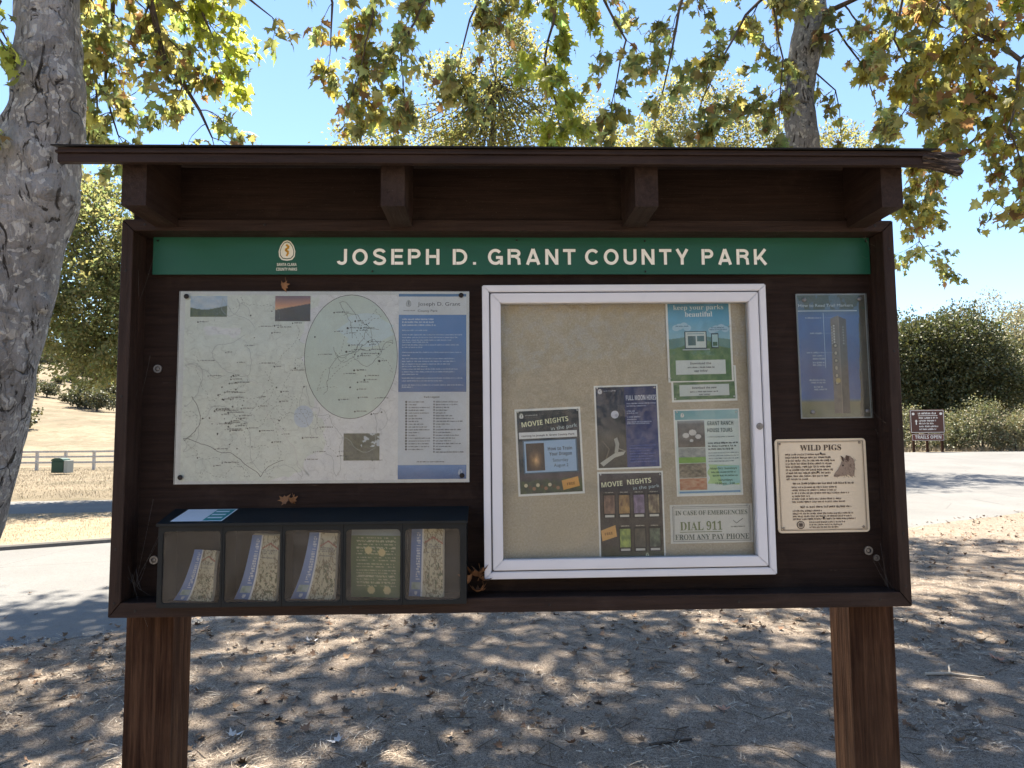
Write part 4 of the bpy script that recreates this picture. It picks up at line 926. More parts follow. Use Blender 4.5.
M_SYC = mat_bark_syc(); M_TWIG = mat_bark_plain('twig_bark', (.045, .035, .028), (.14, .115, .095)); M_OBARK = mat_bark_plain('oak_bark', (.05, .042, .036), (.16, .14, .12))
def syc_cols(n, yellow=.12, brown=.06, seed=0):
    r = np.random.default_rng(seed); base = np.array((.20, .235, .11)); c = base*(r.uniform(.4, 1.6, (n, 1)))*np.array((1, 1, 1))
    c[:, 0] *= r.uniform(.8, 1.35, n); q = r.random(n); y = q < yellow; c[y] = np.array((.31, .29, .085))*r.uniform(.7, 1.2, (y.sum(), 1)); b = (q >= yellow) & (q < yellow+brown); c[b] = np.array((.24, .14, .08))*r.uniform(.6, 1.2, (b.sum(), 1)); return np.clip(c, 0, 1)
class Syc:
    def __init__(s, seed): s.rr = random.Random(seed); s.np = np.random.default_rng(seed); s.P = []; s.T = []; s.N = []; s.S = []; s.Y = []; s.wood = MB(); s.big = MB()
    def leaf(s, p, d, size, tone=0):
        r = s.rr; t = Vector((d.x+r.gauss(0, .5), d.y+r.gauss(0, .5), d.z-.45+r.gauss(0, .4))).normalized(); n_ = Vector((r.gauss(0, .7), r.gauss(0, .7), r.gauss(.5, .6)))
        q = p+Vector((r.gauss(0, .03), r.gauss(0, .03), r.gauss(0, .03))); s.P.append(q); s.T.append(t); s.N.append(n_); s.S.append(size*(r.uniform(.38, .98))); s.Y.append(tone)
    def twig(s, p, d, L, r0, size, tone=0, lvl=1, nl=9):
        r = s.rr; pts = [p.copy()]; n_ = 6; q = p.copy(); dd = d.normalized()
        for k in range(n_):
            dd = (dd+Vector((r.gauss(0, .2), r.gauss(0, .2), r.gauss(-.10, .18)))).normalized(); q = q+dd*L/n_; pts.append(q.copy())
            if lvl > 0 and r.random() < .62: s.twig(q, (dd+Vector((r.gauss(0, .8), r.gauss(0, .8), r.gauss(-.15, .55)))), L*r.uniform(.4, .65), r0*.55, size, tone, lvl-1, nl)
        s.wood.tube(pts, [r0*(1-.75*k/n_) for k in range(n_+1)], 4, False)
        m = nl if lvl == 0 else nl//2
        for k in range(m):
            f = r.uniform(.25, 1)*n_; i = min(int(f), n_-1); s.leaf(pts[i].lerp(pts[i+1], f-i), dd, size, tone)
    def branch(s, pts, r0, r1, per_m, tl=.55, size=.13, tone=0, lvl=1, start=0., nl=9, spread=1.0):
        pts = [Vector(q) for q in pts]; fine = [pts[0]]
        for a, b in zip(pts, pts[1:]):
            n_ = max(2, int((b-a).length/.18))
            for k in range(1, n_+1): fine.append(a.lerp(b, k/n_)+Vector((s.rr.gauss(0, .012), s.rr.gauss(0, .012), s.rr.gauss(0, .014)))*min(3, (b-a).length))
        m = len(fine); rads = [r0+(r1-r0)*k/(m-1) for k in range(m)]; (s.big if r0 > .05 else s.wood).tube(fine, rads, 7 if r0 > .03 else 5, False)
        for k in range(1, m):
            if k/m < start: continue
            seg = (fine[k]-fine[k-1]).length; e_ = seg*per_m; e_ *= 1.4; n_ = int(e_)+(s.rr.random() < e_-int(e_)); dd = (fine[k]-fine[k-1]).normalized()
            for _ in range(n_):
                a = Vector((s.rr.gauss(0, 1), s.rr.gauss(0, 1), s.rr.gauss(0, 1))); a = (a-dd*a.dot(dd)).normalized()
                s.twig(fine[k], (dd*.5+a*spread+Vector((0, 0, -.12))), tl*s.rr.uniform(.5, 1.2), max(.0035, rads[k]*.4), size, tone, lvl, nl)
        if m: s.twig(fine[-1], (fine[-1]-fine[-2]), tl*.7, max(.003, r1*.7), size, tone, lvl, nl)
    def cloud(s, c, rad, n_clump, per, size, tone=0, sig=.32):
        """unseen outer crown: leaf clumps in an ellipsoid above view, placed to shade the ground"""
        for _ in range(n_clump):
            v = Vector((s.rr.gauss(0, 1), s.rr.gauss(0, 1), s.rr.gauss(0, 1))).normalized()*s.rr.random()**.4; p = Vector((c[0]+v.x*rad[0], c[1]+v.y*rad[1], c[2]+v.z*rad[2]))
            if p.z < 1.6+.70*math.hypot(p.x*.6, p.y+2.18)+.8: continue
            if p.y-.53*p.z < 1.2 and s.rr.random() < .95: continue  # thinned so sun still reaches the hanging branches and front ground
            for _ in range(per): s.leaf(p+Vector((s.rr.gauss(0, sig), s.rr.gauss(0, sig), s.rr.gauss(0, sig*.6))), v*.5, size, tone)
    def crown(s, parent, name='crown', tv=LEAF, tf=LEAFF, seed=0, mat=None):
        P = np.array([tuple(q) for q in s.P]); T = np.array([tuple(q) for q in s.T]); Nn = np.array([tuple(q) for q in s.N]); Y = np.array(s.Y)
        cols = syc_cols(len(P), .10, .05, seed); c2 = syc_cols(len(P), .38, .13, seed+1); c3 = syc_cols(len(P), .8, .02, seed+2)*np.array((.92, 1.12, .95)); cols = np.where((Y == 1)[:, None], c2, cols); cols = np.where((Y == 2)[:, None], c3, cols)
        V, F_, C = scatter(tv, tf, P, T, Nn, np.array(s.S), cols); o = fast_mesh(name, V, F_, mat or M_LEAF, parent, C); print('leaves', name, len(P)); return o
def finish_syc(s, root, seed, bark):
    s.wood.v and s.wood.build('twigs', M_TWIG, root, True)
    if s.big.v: s.big.build('limb', bark, root, True)
    s.crown(root, seed=seed)
    inv = Matrix.Translation(-root.location)
    for ch in root.children: ch.matrix_parent_inverse = inv

def along(px):   # smooth trunk centreline from key points (px, py, depth, radius)
    out = []; rad = []
    K = [(at(a, b, d), r) for a, b, d, r in px]
    for i in range(len(K)-1):
        p0 = K[max(i-1, 0)][0]; p1 = K[i][0]; p2 = K[i+1][0]; p3 = K[min(i+2, len(K)-1)][0]; n_ = 7
        for k in range(n_):
            t = k/n_; out.append(.5*((2*p1)+(p2-p0)*t+(2*p0-5*p1+4*p2-p3)*t*t+(3*p1-p0-3*p2+p3)*t**3)); rad.append(K[i][1]*(1-t)+K[i+1][1]*t)
    out.append(K[-1][0]); rad.append(K[-1][1]); return out, rad

# left sycamore
A = Syc(21); base = at(-100, 705, 4.5)
t1 = thing('sycamore_tree', 'large mottled grey sycamore leaning at the left behind the kiosk roof', 'tree', (base.x, base.y, 0))
k_ = 4.5/704.6
P_, Rr = along([(-104, 730, 4.5, 78*k_), (-92, 640, 4.5, 60*k_), (-50, 520, 4.5, 52*k_), (-26, 430, 4.5, 48*k_), (-6, 340, 4.5, 45*k_), (14, 260, 4.5, 44*k_), (31, 200, 4.5, 44*k_), (40, 150, 4.5, 41*k_), (48, 105, 4.5, 37*k_), (49, 65, 4.5, 33*k_), (48, 0, 4.5, 30*k_), (50, -120, 4.55, 29*k_), (62, -260, 4.6, 27*k_), (80, -420, 4.7, 22*k_)])
tm_ = MB(); tm_.tube(P_, [q*(.93 if i_ < 1 else .90) for i_, q in enumerate(Rr)], 36, True, .13); 
# burls and knots swelling out of the bark
for (a, b, r_) in ((68, 92, .055), (16, 168, .07), (62, 150, .05), (44, 300, .05)):
    c = at(a, b, 4.42); bm = bmesh.new(); bmesh.ops.create_icosphere(bm, subdivisions=3, radius=r_)
    for v in bm.verts: v.co = Vector((v.co.x*.8, v.co.y, v.co.z*1.5))*(1+.25*noise.noise(v.co*18))+c+Vector((-.045 if a > 40 else .06, .06, 0))
    tm_.bm(bm)
tm_.build('trunk', M_SYC, t1, True)
A.branch([at(50, -100, 4.5), at(110, -60, 4.7), at(150, 0, 4.9), at(165, 60, 5.0), at(200, 110, 5.1), at(212, 138, 5.1)], .035, .006, 7, .42, .115, 0)
A.branch([at(60, -150, 4.5), at(120, -90, 5), at(112, 10, 5.5), at(105, 90, 5.6), at(118, 135, 5.6)], .03, .006, 8, .5, .12, 0)
A.branch([at(55, -60, 4.6), at(85, -20, 5.2), at(92, 40, 5.6), at(98, 120, 5.8)], .03, .006, 6, .4, .12, 0)
A.branch([at(60, -120, 4.6), at(150, -60, 5), at(195, -5, 5.1), at(215, 45, 5.1)], .03, .005, 7, .35, .115, 2)
A.branch([at(120, -90, 5), at(190, -40, 5), at(245, -5, 5), at(272, 18, 5)], .025, .004, 4.5, .22, .12, 0, 0, .35)
A.branch([at(80, -420, 4.7), at(200, -200, 5), at(310, -80, 5.2), at(332, 0, 5.2), at(330, 50, 5.2)], .05, .004, 3.2, .34, .125, 1, 1, .55)
A.branch([at(30, -80, 4.5), at(0, -30, 4.3), at(-10, 20, 4.3), at(5, 50, 4.3)], .02, .004, 5, .28, .115, 2, 0)
A.branch([at(20, 75, 4.4), at(8, 40, 4.2), at(-14, 8, 4.1)], .008, .003, 2, .2, .1, 0, 0)
A.branch([at(0, 0, 4.3), at(-30, 70, 4.2), at(-6, 118, 4.2)], .012, .003, 4, .2, .11, 2, 0)
A.branch([at(62, -260, 4.6), at(-100, -500, 5), at(-300, -700, 6)], .12, .05, 1.5, .9, .15); A.branch([at(80, -420, 4.7), at(250, -600, 6), at(350, -760, 8)], .13, .05, 1.5, .9, .15)
A.cloud((-4.5, 5, 8.5), (3.6, 4.5, 2.2), 314, 24, .25); A.cloud((-1, 8, 11), (3.5, 4, 2), 221, 24, .25)
A.cloud((-5.3, 10.6, 12.4), (1.9, 1.5, 1.0), 98, 24, .25)  # unseen clumps added to cast shade on the road at the left
finish_syc(A, t1, 1, M_SYC)

# right sycamore
B = Syc(33); b0 = at(800, 595, 7)
t2 = thing('sycamore_tree', 'slim pale sycamore trunk rising behind the kiosk roof at the right', 'tree', (b0.x, b0.y, 0))
k7 = 7/704.6
P_, Rr = along([(806, 640, 7, 24*k7), (803, 560, 7, 20*k7), (806, 400, 7, 19*k7), (805, 250, 7, 18*k7), (803, 150, 7, 15.5*k7), (798, 95, 7, 15*k7), (804, 60, 7, 14.5*k7), (810, 20, 7, 15*k7), (808, -20, 7, 15*k7), (800, -120, 7, 14*k7), (815, -300, 7, 12*k7), (800, -480, 7.2, 10*k7)])
tm_ = MB(); tm_.tube(P_, Rr, 28, True, .14)
c = at(786, 98, 6.9); bm = bmesh.new(); bmesh.ops.create_icosphere(bm, subdivisions=3, radius=.06)
for v in bm.verts: v.co = Vector((v.co.x*.8, v.co.y, v.co.z*1.3))*(1+.2*noise.noise(v.co*18))+c
tm_.bm(bm); tm_.build('trunk', M_SYC, t2, True)
# limbs and hanging branches as they cross the sky
lim = at(812, -60, 7)
B.branch([lim, at(740, -120, 6.9), at(700, -60, 6.8), at(680, 10, 6.8), at(668, 70, 6.7), at(655, 120, 6.7)], .035, .005, 2.6, .45, .13, 0, 1, .3)
B.branch([at(800, -120, 7), at(690, -180, 6.6), at(600, -120, 6.4), at(560, -20, 6.3), at(545, 60, 6.3), at(560, 120, 6.3)], .04, .005, 6.5, .42, .14, 2, 1, .55)
B.branch([at(690, -180, 6.6), at(620, -60, 6.5), at(604, 0, 6.5), at(625, 40, 6.5), at(612, 100, 6.5)], .03, .005, 3.2, .42, .13, 0, 1, .3)
B.branch([at(600, -120, 6.4), at(500, -130, 6.3), at(440, -60, 6.2), at(425, 0, 6.2), at(400, 50, 6.2), at(405, 95, 6.2)], .03, .005, 5.5, .46, .13, 0, 1, .35)
B.branch([at(500, -130, 6.3), at(420, -110, 6.1), at(380, -30, 6.0), at(372, 20, 6), at(355, 85, 6)], .025, .004, 5.5, .4, .13, 1, 1, .35)
B.branch([at(500, -130, 6.3), at(495, -40, 6.2), at(470, 20, 6.1), at(455, 80, 6.2)], .025, .004, 5, .4, .125, 0, 1, .3)
B.branch([at(805, -40, 7), at(770, -10, 6.7), at(745, 15, 6.6), at(722, 60, 6.5), at(700, 105, 6.5)], .025, .004, 4.6, .4, .125, 0)
B.branch([at(800, -120, 7), at(760, -60, 6.6), at(772, 0, 6.5), at(782, 60, 6.5), at(778, 135, 6.5)], .022, .004, 4, .36, .12, 0)
B.branch([at(806, 20, 7), at(845, 5, 6.7), at(880, -15, 6.5), at(930, -30, 6.3)], .03, .012, 3.0, .42, .12, 0)
B.branch([at(812, 40, 7), at(838, 30, 7.2), at(866, 70, 7.4), at(880, 120, 7.4)], .015, .003, 2.6, .36, .115, 0, 1)
B.branch([at(800, 60, 7), at(836, 90, 6.9), at(842, 130, 6.9)], .01, .003, 2.5, .3, .115, 1, 1)
for (px, py, d) in ((700, -520, 8.5), (950, -420, 7.5), (820, -700, 9)): B.branch([at(812, -300, 7), at(px, py, d)], .11, .04, 1.5, .9, .15)
B.cloud((3.4, 6, 9.5), (4.0, 4.2, 2.2), 338, 24, .25); B.cloud((2.5, 9.5, 11.5), (4.5, 3.5, 2.2), 280, 24, .25); B.cloud((.6, 4.2, 7.6), (2.6, 1.8, 1.1), 151, 24, .25)
B.cloud((3.4, 15.8, 16.0), (3.0, 1.8, 1.4), 122, 24, .25)  # unseen clumps far from the trunk, added to shade the right-hand dirt
finish_syc(B, t2, 5, M_SYC)

# third sycamore: trunk stands right of the frame, its browning branches reach in
Cc = Syc(45); c0 = at(1270, 640, 6.6)
t3 = thing('sycamore_tree', 'sycamore with browning leaves whose branches hang in from the right edge', 'tree', (c0.x, c0.y, 0))
P_, Rr = along([(1275, 690, 6.6, .26), (1262, 450, 6.6, .2), (1250, 200, 6.6, .18), (1262, -40, 6.6, .16), (1240, -300, 6.7, .13)])
tm_ = MB(); tm_.tube(P_, Rr, 26, True, .14); tm_.build('trunk', M_SYC, t3, True)
s0 = at(1258, -100, 6.6)
Cc.branch([s0, at(1150, -120, 6.5), at(1060, -60, 6.4), at(975, -10, 6.3), at(966, 40, 6.2), at(985, 90, 6.2), at(1005, 140, 6.2)], .05, .006, 6.5, .45, .125, 1, 1, .35)
Cc.branch([at(1060, -60, 6.4), at(960, -60, 6.2), at(905, -10, 6), at(895, 40, 6), at(920, 90, 6)], .03, .005, 5.5, .42, .13, 1, 1, .2)
Cc.branch([at(1150, -120, 6.5), at(1080, 0, 6), at(1020, 60, 5.8), at(1010, 130, 5.7), at(1022, 165, 5.7)], .035, .005, 6, .42, .13, 1, 1, .3)
Cc.branch([at(966, 40, 6.2), at(930, 60, 6.5), at(905, 110, 6.7), at(885, 140, 6.8)], .012, .003, 6, .4, .12, 0)
Cc.branch([at(985, 90, 6.2), at(962, 110, 6.8), at(935, 150, 7), at(925, 200, 7)], .012, .003, 6.5, .34, .115, 1)
Cc.branch([at(1020, 60, 5.8), at(960, 20, 5.8), at(940, 0, 5.8), at(925, 40, 5.8)], .02, .004, 6, .45, .13, 1)
Cc.branch([at(985, 40, 6.2), at(1010, 20, 6), at(1030, -10, 6)], .02, .006, 8, .45, .13, 2)
Cc.branch([at(1258, 60, 6.6), at(1120, 40, 7.6), at(1010, 110, 8.2), at(930, 175, 8.6), at(918, 240, 8.8), at(935, 262, 8.8)], .035, .004, 5, .36, .10, 0, 1, .72)
for (px, py, d) in ((1100, -520, 7.5), (1400, -450, 7), (1250, -600, 9)): Cc.branch([at(1240, -300, 6.7), at(px, py, d)], .1, .04, 1.5, .9, .15)
Cc.cloud((6.8, 4, 8), (3.4, 3.6, 2), 303, 24, .25, 1); Cc.cloud((6.5, 9.5, 11.5), (3.5, 4, 2.2), 245, 24, .25)
finish_syc(Cc, t3, 9, M_SYC)

# ------------------------------------------------------------------ broadleaf trees farther back
def lobed_tree(name, label, loc, lobes, leaf, n_clump, per, sig, mat, tone, trunk, group=None, seed=0, tv=OVAL, tf=OVALF, bark=None, cat='tree', hollow=.55):
    r = np.random.default_rng(seed); z0 = float(height(loc[0], loc[1])); root = thing(name, label, cat, (loc[0], loc[1], z0), group=group)
    P = []; D = []; tw = MB()
    vol = np.array([l[3]*l[4]*l[5] for l in lobes])**(2/3); share = vol/vol.sum()
    for l, sh in zip(lobes, share):
        m = int(n_clump*sh); v = unit(r.normal(size=(m, 3))); rad = (hollow+(1-hollow)*r.random((m, 1))**.7); c = np.array(l[:3])+v*rad*np.array(l[3:6])*(1+.22*np.sin(v[:, :1]*7+seed)*np.cos(v[:, 2:]*6))
        c = c[c[:, 2] > .12]
        P.append(np.repeat(c, per, 0)+r.normal(size=(len(c)*per, 3))*sig*np.array((1, 1, .7))); D.append(np.repeat(v[:len(c)], per, 0))
        for q in c[:max(2, len(c)//26)]:
            a = Vector(trunk[-1][:3] if trunk else (l[0], l[1], 0)); b = Vector(q); m_ = a.lerp(b, .5)+Vector((0, 0, -.06*(b-a).length)); tw.tube([a, m_, b], [.025, .016, .006], 5, False)
    P = np.concatenate(P); D = np.concatenate(D); n_ = len(P); T = D+r.normal(size=(n_, 3))*.8; Nn = r.normal(size=(n_, 3))+np.array((0, 0, .5))
    col = np.array(tone)*r.uniform(.6, 1.35, (n_, 1)); col[:, 0] *= r.uniform(.85, 1.3, n_); V, F_, C = scatter(tv, tf, P, T, Nn, leaf*r.uniform(.6, 1.25, n_), np.clip(col, 0, 1)); fast_mesh('crown', V, F_, mat, root, C)
    if trunk: m2 = MB(); m2.tube([q[:3] for q in trunk], [q[3] for q in trunk], 10, True, .1); m2.build('trunk', bark or M_OBARK, root, True)
    if tw.v: tw.build('limb', bark or M_OBARK, root, True)
    return root
# tall tree behind the middle of the roof
q = at(492, 440, 22)
lobed_tree('oak_tree', 'tall pale green broadleaf tree rising behind the middle of the kiosk roof', (q.x, q.y),
    [(.2, 0, 12.4, 1.3, 1.5, 1.2), (-1.9, .3, 11.3, 1.7, 1.8, .9), (-3.9, .2, 10.8, 1.4, 1.6, .8), (2.2, 0, 11.9, 1.5, 1.7, .9), (3.9, .2, 10.9, 1.3, 1.7, .8), (.5, .5, 14.9, 1.0, 1.2, 1.1), (-1.2, 0, 13.3, 1.2, 1.3, .7), (1.3, 0, 13.7, 1.0, 1.2, .7), (.1, 0, 16.2, .7, .9, .8), (-.4, 0, 11.0, 2.2, 1.6, .8), (0, 0, 8.6, 3.8, 2.8, 2.2)], .125, 1900, 17, .17, M_LEAF, (.17, .185, .08),
    [(0, 0, -.2, .34), (.1, 0, 3, .27), (-.1, 0, 6, .20), (.15, 0, 9, .15), (.05, 0, 11.2, .10), (.2, 0, 13.2, .05)], seed=3, hollow=.3)
q = at(142, 440, 20)
lobed_tree('oak_tree', 'dense leafy tree filling the gap between leaning trunk and kiosk frame', (q.x, q.y),
    [(-1.4, 0, 7.6, 2.2, 2.2, 2.0), (-1.5, 0, 5.3, 2.1, 2.2, 1.7), (.6, 0, 6.0, 2.2, 2.2, 2.4), (-2.6, -.3, 8.6, 1.6, 1.6, 1.3), (-3.0, 0, 5.2, 1.5, 1.6, 1.0), (-.6, 0, 4.0, 1.9, 1.8, .95)], .125, 2400, 20, .15, M_LEAF, (.145, .175, .09),
    [(0, 0, -.2, .26), (-.2, 0, 2.4, .2), (-.6, 0, 4.5, .16), (-.9, 0, 6.5, .1)], seed=5, hollow=.3)
q = at(715, 440, 30)
lobed_tree('oak_tree', 'broadleaf tree low behind the kiosk roof beside the slim trunk', (q.x, q.y),
    [(-.6, 0, 15.3, 2.2, 2.5, 2.0), (-2.2, 0, 14.0, 1.7, 2.0, 1.3), (2.2, 0, 14.4, 1.6, 2.0, 1.4), (5.6, 0, 13.6, 1.8, 2.0, 1.4), (1, 0, 11, 4.4, 3, 2.6)], .15, 1300, 18, .18, M_LEAF, (.15, .165, .08),
    [(0, 0, -.2, .34), (.1, 0, 4, .26), (.2, 0, 9, .18), (-.2, 0, 14, .06)], seed=6, hollow=.35)
q = at(30, 440, 24)
lobed_tree('oak_tree', 'leafy tree standing behind the leaning trunk at left edge', (q.x-2.2, q.y),
    [(0, 0, 6.0, 2.0, 2.0, 1.8), (-1, 0, 8.0, 2.0, 2.0, 1.6)], .15, 600, 13, .24, M_LEAF, (.14, .17, .06), [(0, 0, -.2, .24), (0, 0, 3, .2), (0, 0, 6, .12)], seed=15, hollow=.4)
# oaks and bushes on the right
q = at(938, 440, 50)
lobed_tree('oak_tree', 'big round dark oak beyond the parking area, left of the paler trees', (q.x, q.y),
    [(0, 0, 5.9, 4.2, 4.2, 3.6), (-2.4, 0, 6.9, 3.0, 3.2, 2.5), (2.4, -.6, 5.2, 3.2, 3.2, 2.5), (.6, -1, 7.2, 3.4, 3.2, 2.6), (3.9, -1.4, 4.0, 2.0, 2.2, 1.5), (-3.4, 0, 4.0, 2.8, 3, 2.8), (-.5, -1.6, 3.6, 2.6, 2, 1.6)], .21, 3600, 20, .30, M_OAK, (.062, .082, .036), [(0, 0, -.3, .5), (.2, 0, 2, .4), (.3, 0, 5, .3)], seed=7)
for i, (px, d, sc_, lab, tn) in enumerate(((1050, 60, 1.3, 'grey green oak at the right edge behind the big dark oak', (.19, .205, .13)), (1110, 56, 1.0, 'spreading oak beyond the right edge of the lot', (.10, .12, .06)), (860, 60, .95, 'oak hidden mostly by kiosk frame left of big dark oak', (.09, .11, .06)), (1012, 72, 1.6, 'tall pale oak rising behind the big dark oak', (.20, .21, .14)))):
    q = at(px, 440, d)
    lobed_tree('oak_tree', lab, (q.x, q.y), [(0, 0, 6*sc_, 4.2*sc_, 4, 3.4*sc_), (-2.6*sc_, 0, 5*sc_, 3*sc_, 3, 2.6*sc_), (2.6*sc_, 0, 5.4*sc_, 3*sc_, 3, 2.6*sc_), (.5, -1.6, 3.0*sc_, 3.8*sc_, 2.4, 2.2*sc_)], .22, 1800, 16, .36, M_OAK, tn, [(0, 0, -.3, .45), (.1, 0, 3, .35), (0, 0, 6, .25)], seed=70+i)
for i, (px, d, w_, h_, lab) in enumerate(((955, 41, 1.6, 2.2, 'low grey green bush right of the brown park sign'), (983, 40, 2.0, 2.9, 'rounded pale bush under the edge of big oak crown'), (1016, 39.5, 1.5, 2.1, 'loose bush beside the lot at the right edge'), (905, 43, 2.2, 2.6, 'dark bush behind the brown park sign'), (1048, 41, 2.2, 3.0, 'bush beyond the right edge of the frame'))):
    q = at(px, 450, d)
    lobed_tree('bush', lab, (q.x, q.y), [(0, 0, h_*.5, w_*.8, w_*.7, h_*.52), (w_*.5, .3, h_*.35, w_*.6, w_*.6, h_*.36), (-w_*.5, .2, h_*.38, w_*.6, w_*.6, h_*.38), (.3, 0, h_*.8, w_*.3, w_*.4, h_*.3)], .12, 500, 12, .17, M_OAK, ((.15, .17, .10), (.12, .14, .075), (.17, .18, .11))[i % 3], [(0, 0, -.1, .07), (0, 0, h_*.5, .04)], 'bushes along the back of the parking area', 90+i, cat='bush', hollow=.3)
# trees added behind the photographer, out of view, to darken the glass reflections
for i, (x_, y_, sc_, lab) in enumerate(((-9, -17, 1.0, 'left oak added behind the camera to darken glass reflections'), (-1.5, -19, 1.15, 'middle oak added behind the camera to darken glass reflections'), (6.5, -17.5, 1.0, 'right oak added behind the camera to darken glass reflections'))):
    lobed_tree('oak_tree', lab, (x_, y_), [(0, 0, 6*sc_, 4.0, 3, 3.2*sc_), (-2.6, 0, 4.6*sc_, 3, 3, 2.6*sc_), (2.6, 0, 4.8*sc_, 3, 3, 2.6*sc_), (0, 0, 2.4, 3.6, 2.4, 1.8)], .3, 420, 9, .4, M_OAK, (.10, .12, .06), [(0, 0, -.3, .4), (.1, 0, 3, .3), (0, 0, 6, .2)], seed=170+i)
# hillside oaks: one of each kind, then copies
protos = []
for i in range(3):
    r_ = random.Random(i); hl = [(r_.uniform(-2.5, 2.5), r_.uniform(-2, 2), r_.uniform(2.6, 4.4), r_.uniform(2.2, 3.2), r_.uniform(2.2, 3), r_.uniform(1.8, 2.5)) for _ in range(5)]
    o = lobed_tree('hillside_oak', 'x', (-60, 150), hl, .5, 170, 9, .4, M_OAK, (.075, .09, .05), [(0, 0, -.8, .35), (0, 0, 3, .2)], 'small oaks dotted over the golden hillside', 200+i, tv=QUAD, tf=QUADF); protos.append(o)
hill_spots = [(38, 418, 260, .9), (52, 412, 280, .8), (70, 424, 240, .6), (90, 432, 220, .8), (58, 428, 230, .5), (76, 410, 300, .9), (94, 396, 350, 1.0), (110, 398, 340, 1.2), (46, 402, 330, .9), (28, 398, 350, 1.1), (84, 390, 370, 1.0), (64, 388, 385, 1.1), (100, 388, 390, 1.2), (108, 432, 220, .9), (26, 436, 200, .6), (45, 436, 190, .7), (85, 444, 170, .7), (30, 405, 230, .8), (60, 398, 300, 1.0), (88, 418, 210, .9), (104, 424, 190, 1.1), (22, 424, 180, .9), (100, 400, 290, 1.3), (78, 400, 330, 1.1), (50, 390, 380, 1.2), (106, 410, 250, 1.2), (35, 394, 360, 1.1), (66, 446, 180, .45), (118, 442, 200, .8), (96, 436, 160, .8), (14, 446, 120, .8)]
cnt = 0
def put_oak(x, y, s_, a):
    global cnt
    src = protos[cnt % 3]
    if cnt < 3: o = src
    else:
        o = src.copy(); COL.objects.link(o)
        for ch in src.children: c = ch.copy(); COL.objects.link(c); c.parent = o
    o.location = (x, y, float(height(x, y))); o.scale = (s_,)*3; o.rotation_euler = (0, 0, a); o['label'] = 'small dark oak standing on the far golden hillside'; cnt += 1
for px, py, d, s_ in hill_spots: q = at(px, py, d); put_oak(q.x, q.y, s_, cnt*1.3)
r_ = random.Random(4)
for k in range(34):
    d = r_.uniform(150, 480); px = r_.uniform(-330, 330); q = at(px, 440, d); put_oak(q.x, q.y, r_.uniform(.8, 1.5), r_.uniform(0, 6))

# ------------------------------------------------------------------ fence, bin, park sign
M_WOODW = mat_bark_plain('weathered_white_fence', (.36, .35, .33), (.62, .60, .56))
fx0, fx1 = at(-260, 463, 40), at(150, 463, 42)
fence = thing('rail_fence', 'pale post and rail fence along the dry field below the hills', 'fence', (fx0.x, fx0.y, 0))
L_ = (Vector((fx1.x, fx1.y))-Vector((fx0.x, fx0.y))); nP = 15
for k in range(nP):
    mb = MB(); x, y = L_.x*k/(nP-1), L_.y*k/(nP-1); z = float(height(fx0.x+x, fx0.y+y)); mb.box(x-.07, x+.07, y-.07, y+.07, z-.1, z+1.15, .01); mb.build('post', M_WOODW, fence)
for zz in (.45, .78, 1.08):
    mb = MB(); a = Vector((0, -.09, zz)); b = Vector((L_.x, L_.y-.09, zz)); n_ = Vector((L_.y, -L_.x, 0)).normalized()*.02; u_ = Vector((0, 0, .055))
    P8 = [a-n_-u_, a+n_-u_, a+n_+u_, a-n_+u_, b-n_-u_, b+n_-u_, b+n_+u_, b-n_+u_]; mb.v = [tuple(p) for p in P8]; mb.f = [(0, 1, 2, 3), (7, 6, 5, 4), (0, 4, 5, 1), (1, 5, 6, 2), (2, 6, 7, 3), (3, 7, 4, 0)]; mb.build('rail', M_WOODW, fence)
q = at(62, 470, 36.5); M_BIN = plain('green_bin_paint', (.012, .05, .030), .5); M_BINW = plain('bin_lid_paint', (.03, .07, .05), .5)
bn = thing('litter_bin', 'dark green litter bin on dry grass before the pale fence', 'litter bin', (q.x, q.y, float(height(q.x, q.y))))
mb = MB(); mb.box(-.38, .22, -.3, .3, .06, .66, .03); mb.build('body', M_BIN, bn); mb = MB(); mb.prism([(-.40+.64*0, .665), (.24, .665), (.2, .76), (.05, .82), (-.2, .82), (-.36, .76)], 'y', -.32, .32); mb.build('lid', M_BIN, bn)
mb = MB(); mb.box(.235, .42, -.28, .28, .05, .70, .02); mb.build('side_panel', plain('grey_bin_panel', (.32, .34, .31), .6), bn)
M_SBR = plain('brown_sign_paint', (.075, .025, .016), .5); M_SW = plain('white_sign_lettering', (.7, .7, .68), .5)
q = at(929, 458, 38); zg = float(height(q.x, q.y)); k_ = 38/704.6
ps = thing('park_sign', 'brown park sign with white lettering on wooden legs beyond the lot', 'sign', (q.x, q.y, zg), (0, 0, R(-12)))
mb = MB(); mb.box(-.86, .86, -.03, .03, 1.02, 2.30, .02); mb.build('main_panel', M_SBR, ps); mb = MB(); mb.box(-.80, .80, -.035, .02, .62, .985, .015); mb.build('lower_panel', plain('red_brown_sign_paint', (.13, .035, .024), .5), ps)
for x in (-.70, -.02, .72): mb = MB(); mb.box(x-.06, x+.06, .035, .14, -.2, 1.9 if x else .9); mb.build('leg', M_POST, ps)
class Mini(Sheet):
    def __init__(s, root, x0, x1, z0, z1, y): s.root = root; s.w = x1-x0; s.h = z1-z0; s.o = ((x0+x1)/2, y, (z0+z1)/2); s.inks = {}
    def P(s, u, v, L): return (s.o[0]+(u-.5)*s.w, s.o[1]-.002*L, s.o[2]+(.5-v)*s.h)
ms = Mini(ps, -.86, .86, 1.02, 2.30, -.032); SW = (224, 222, 214)
ms.frame(.02, .03, .98, .97, .022, SW, 2)
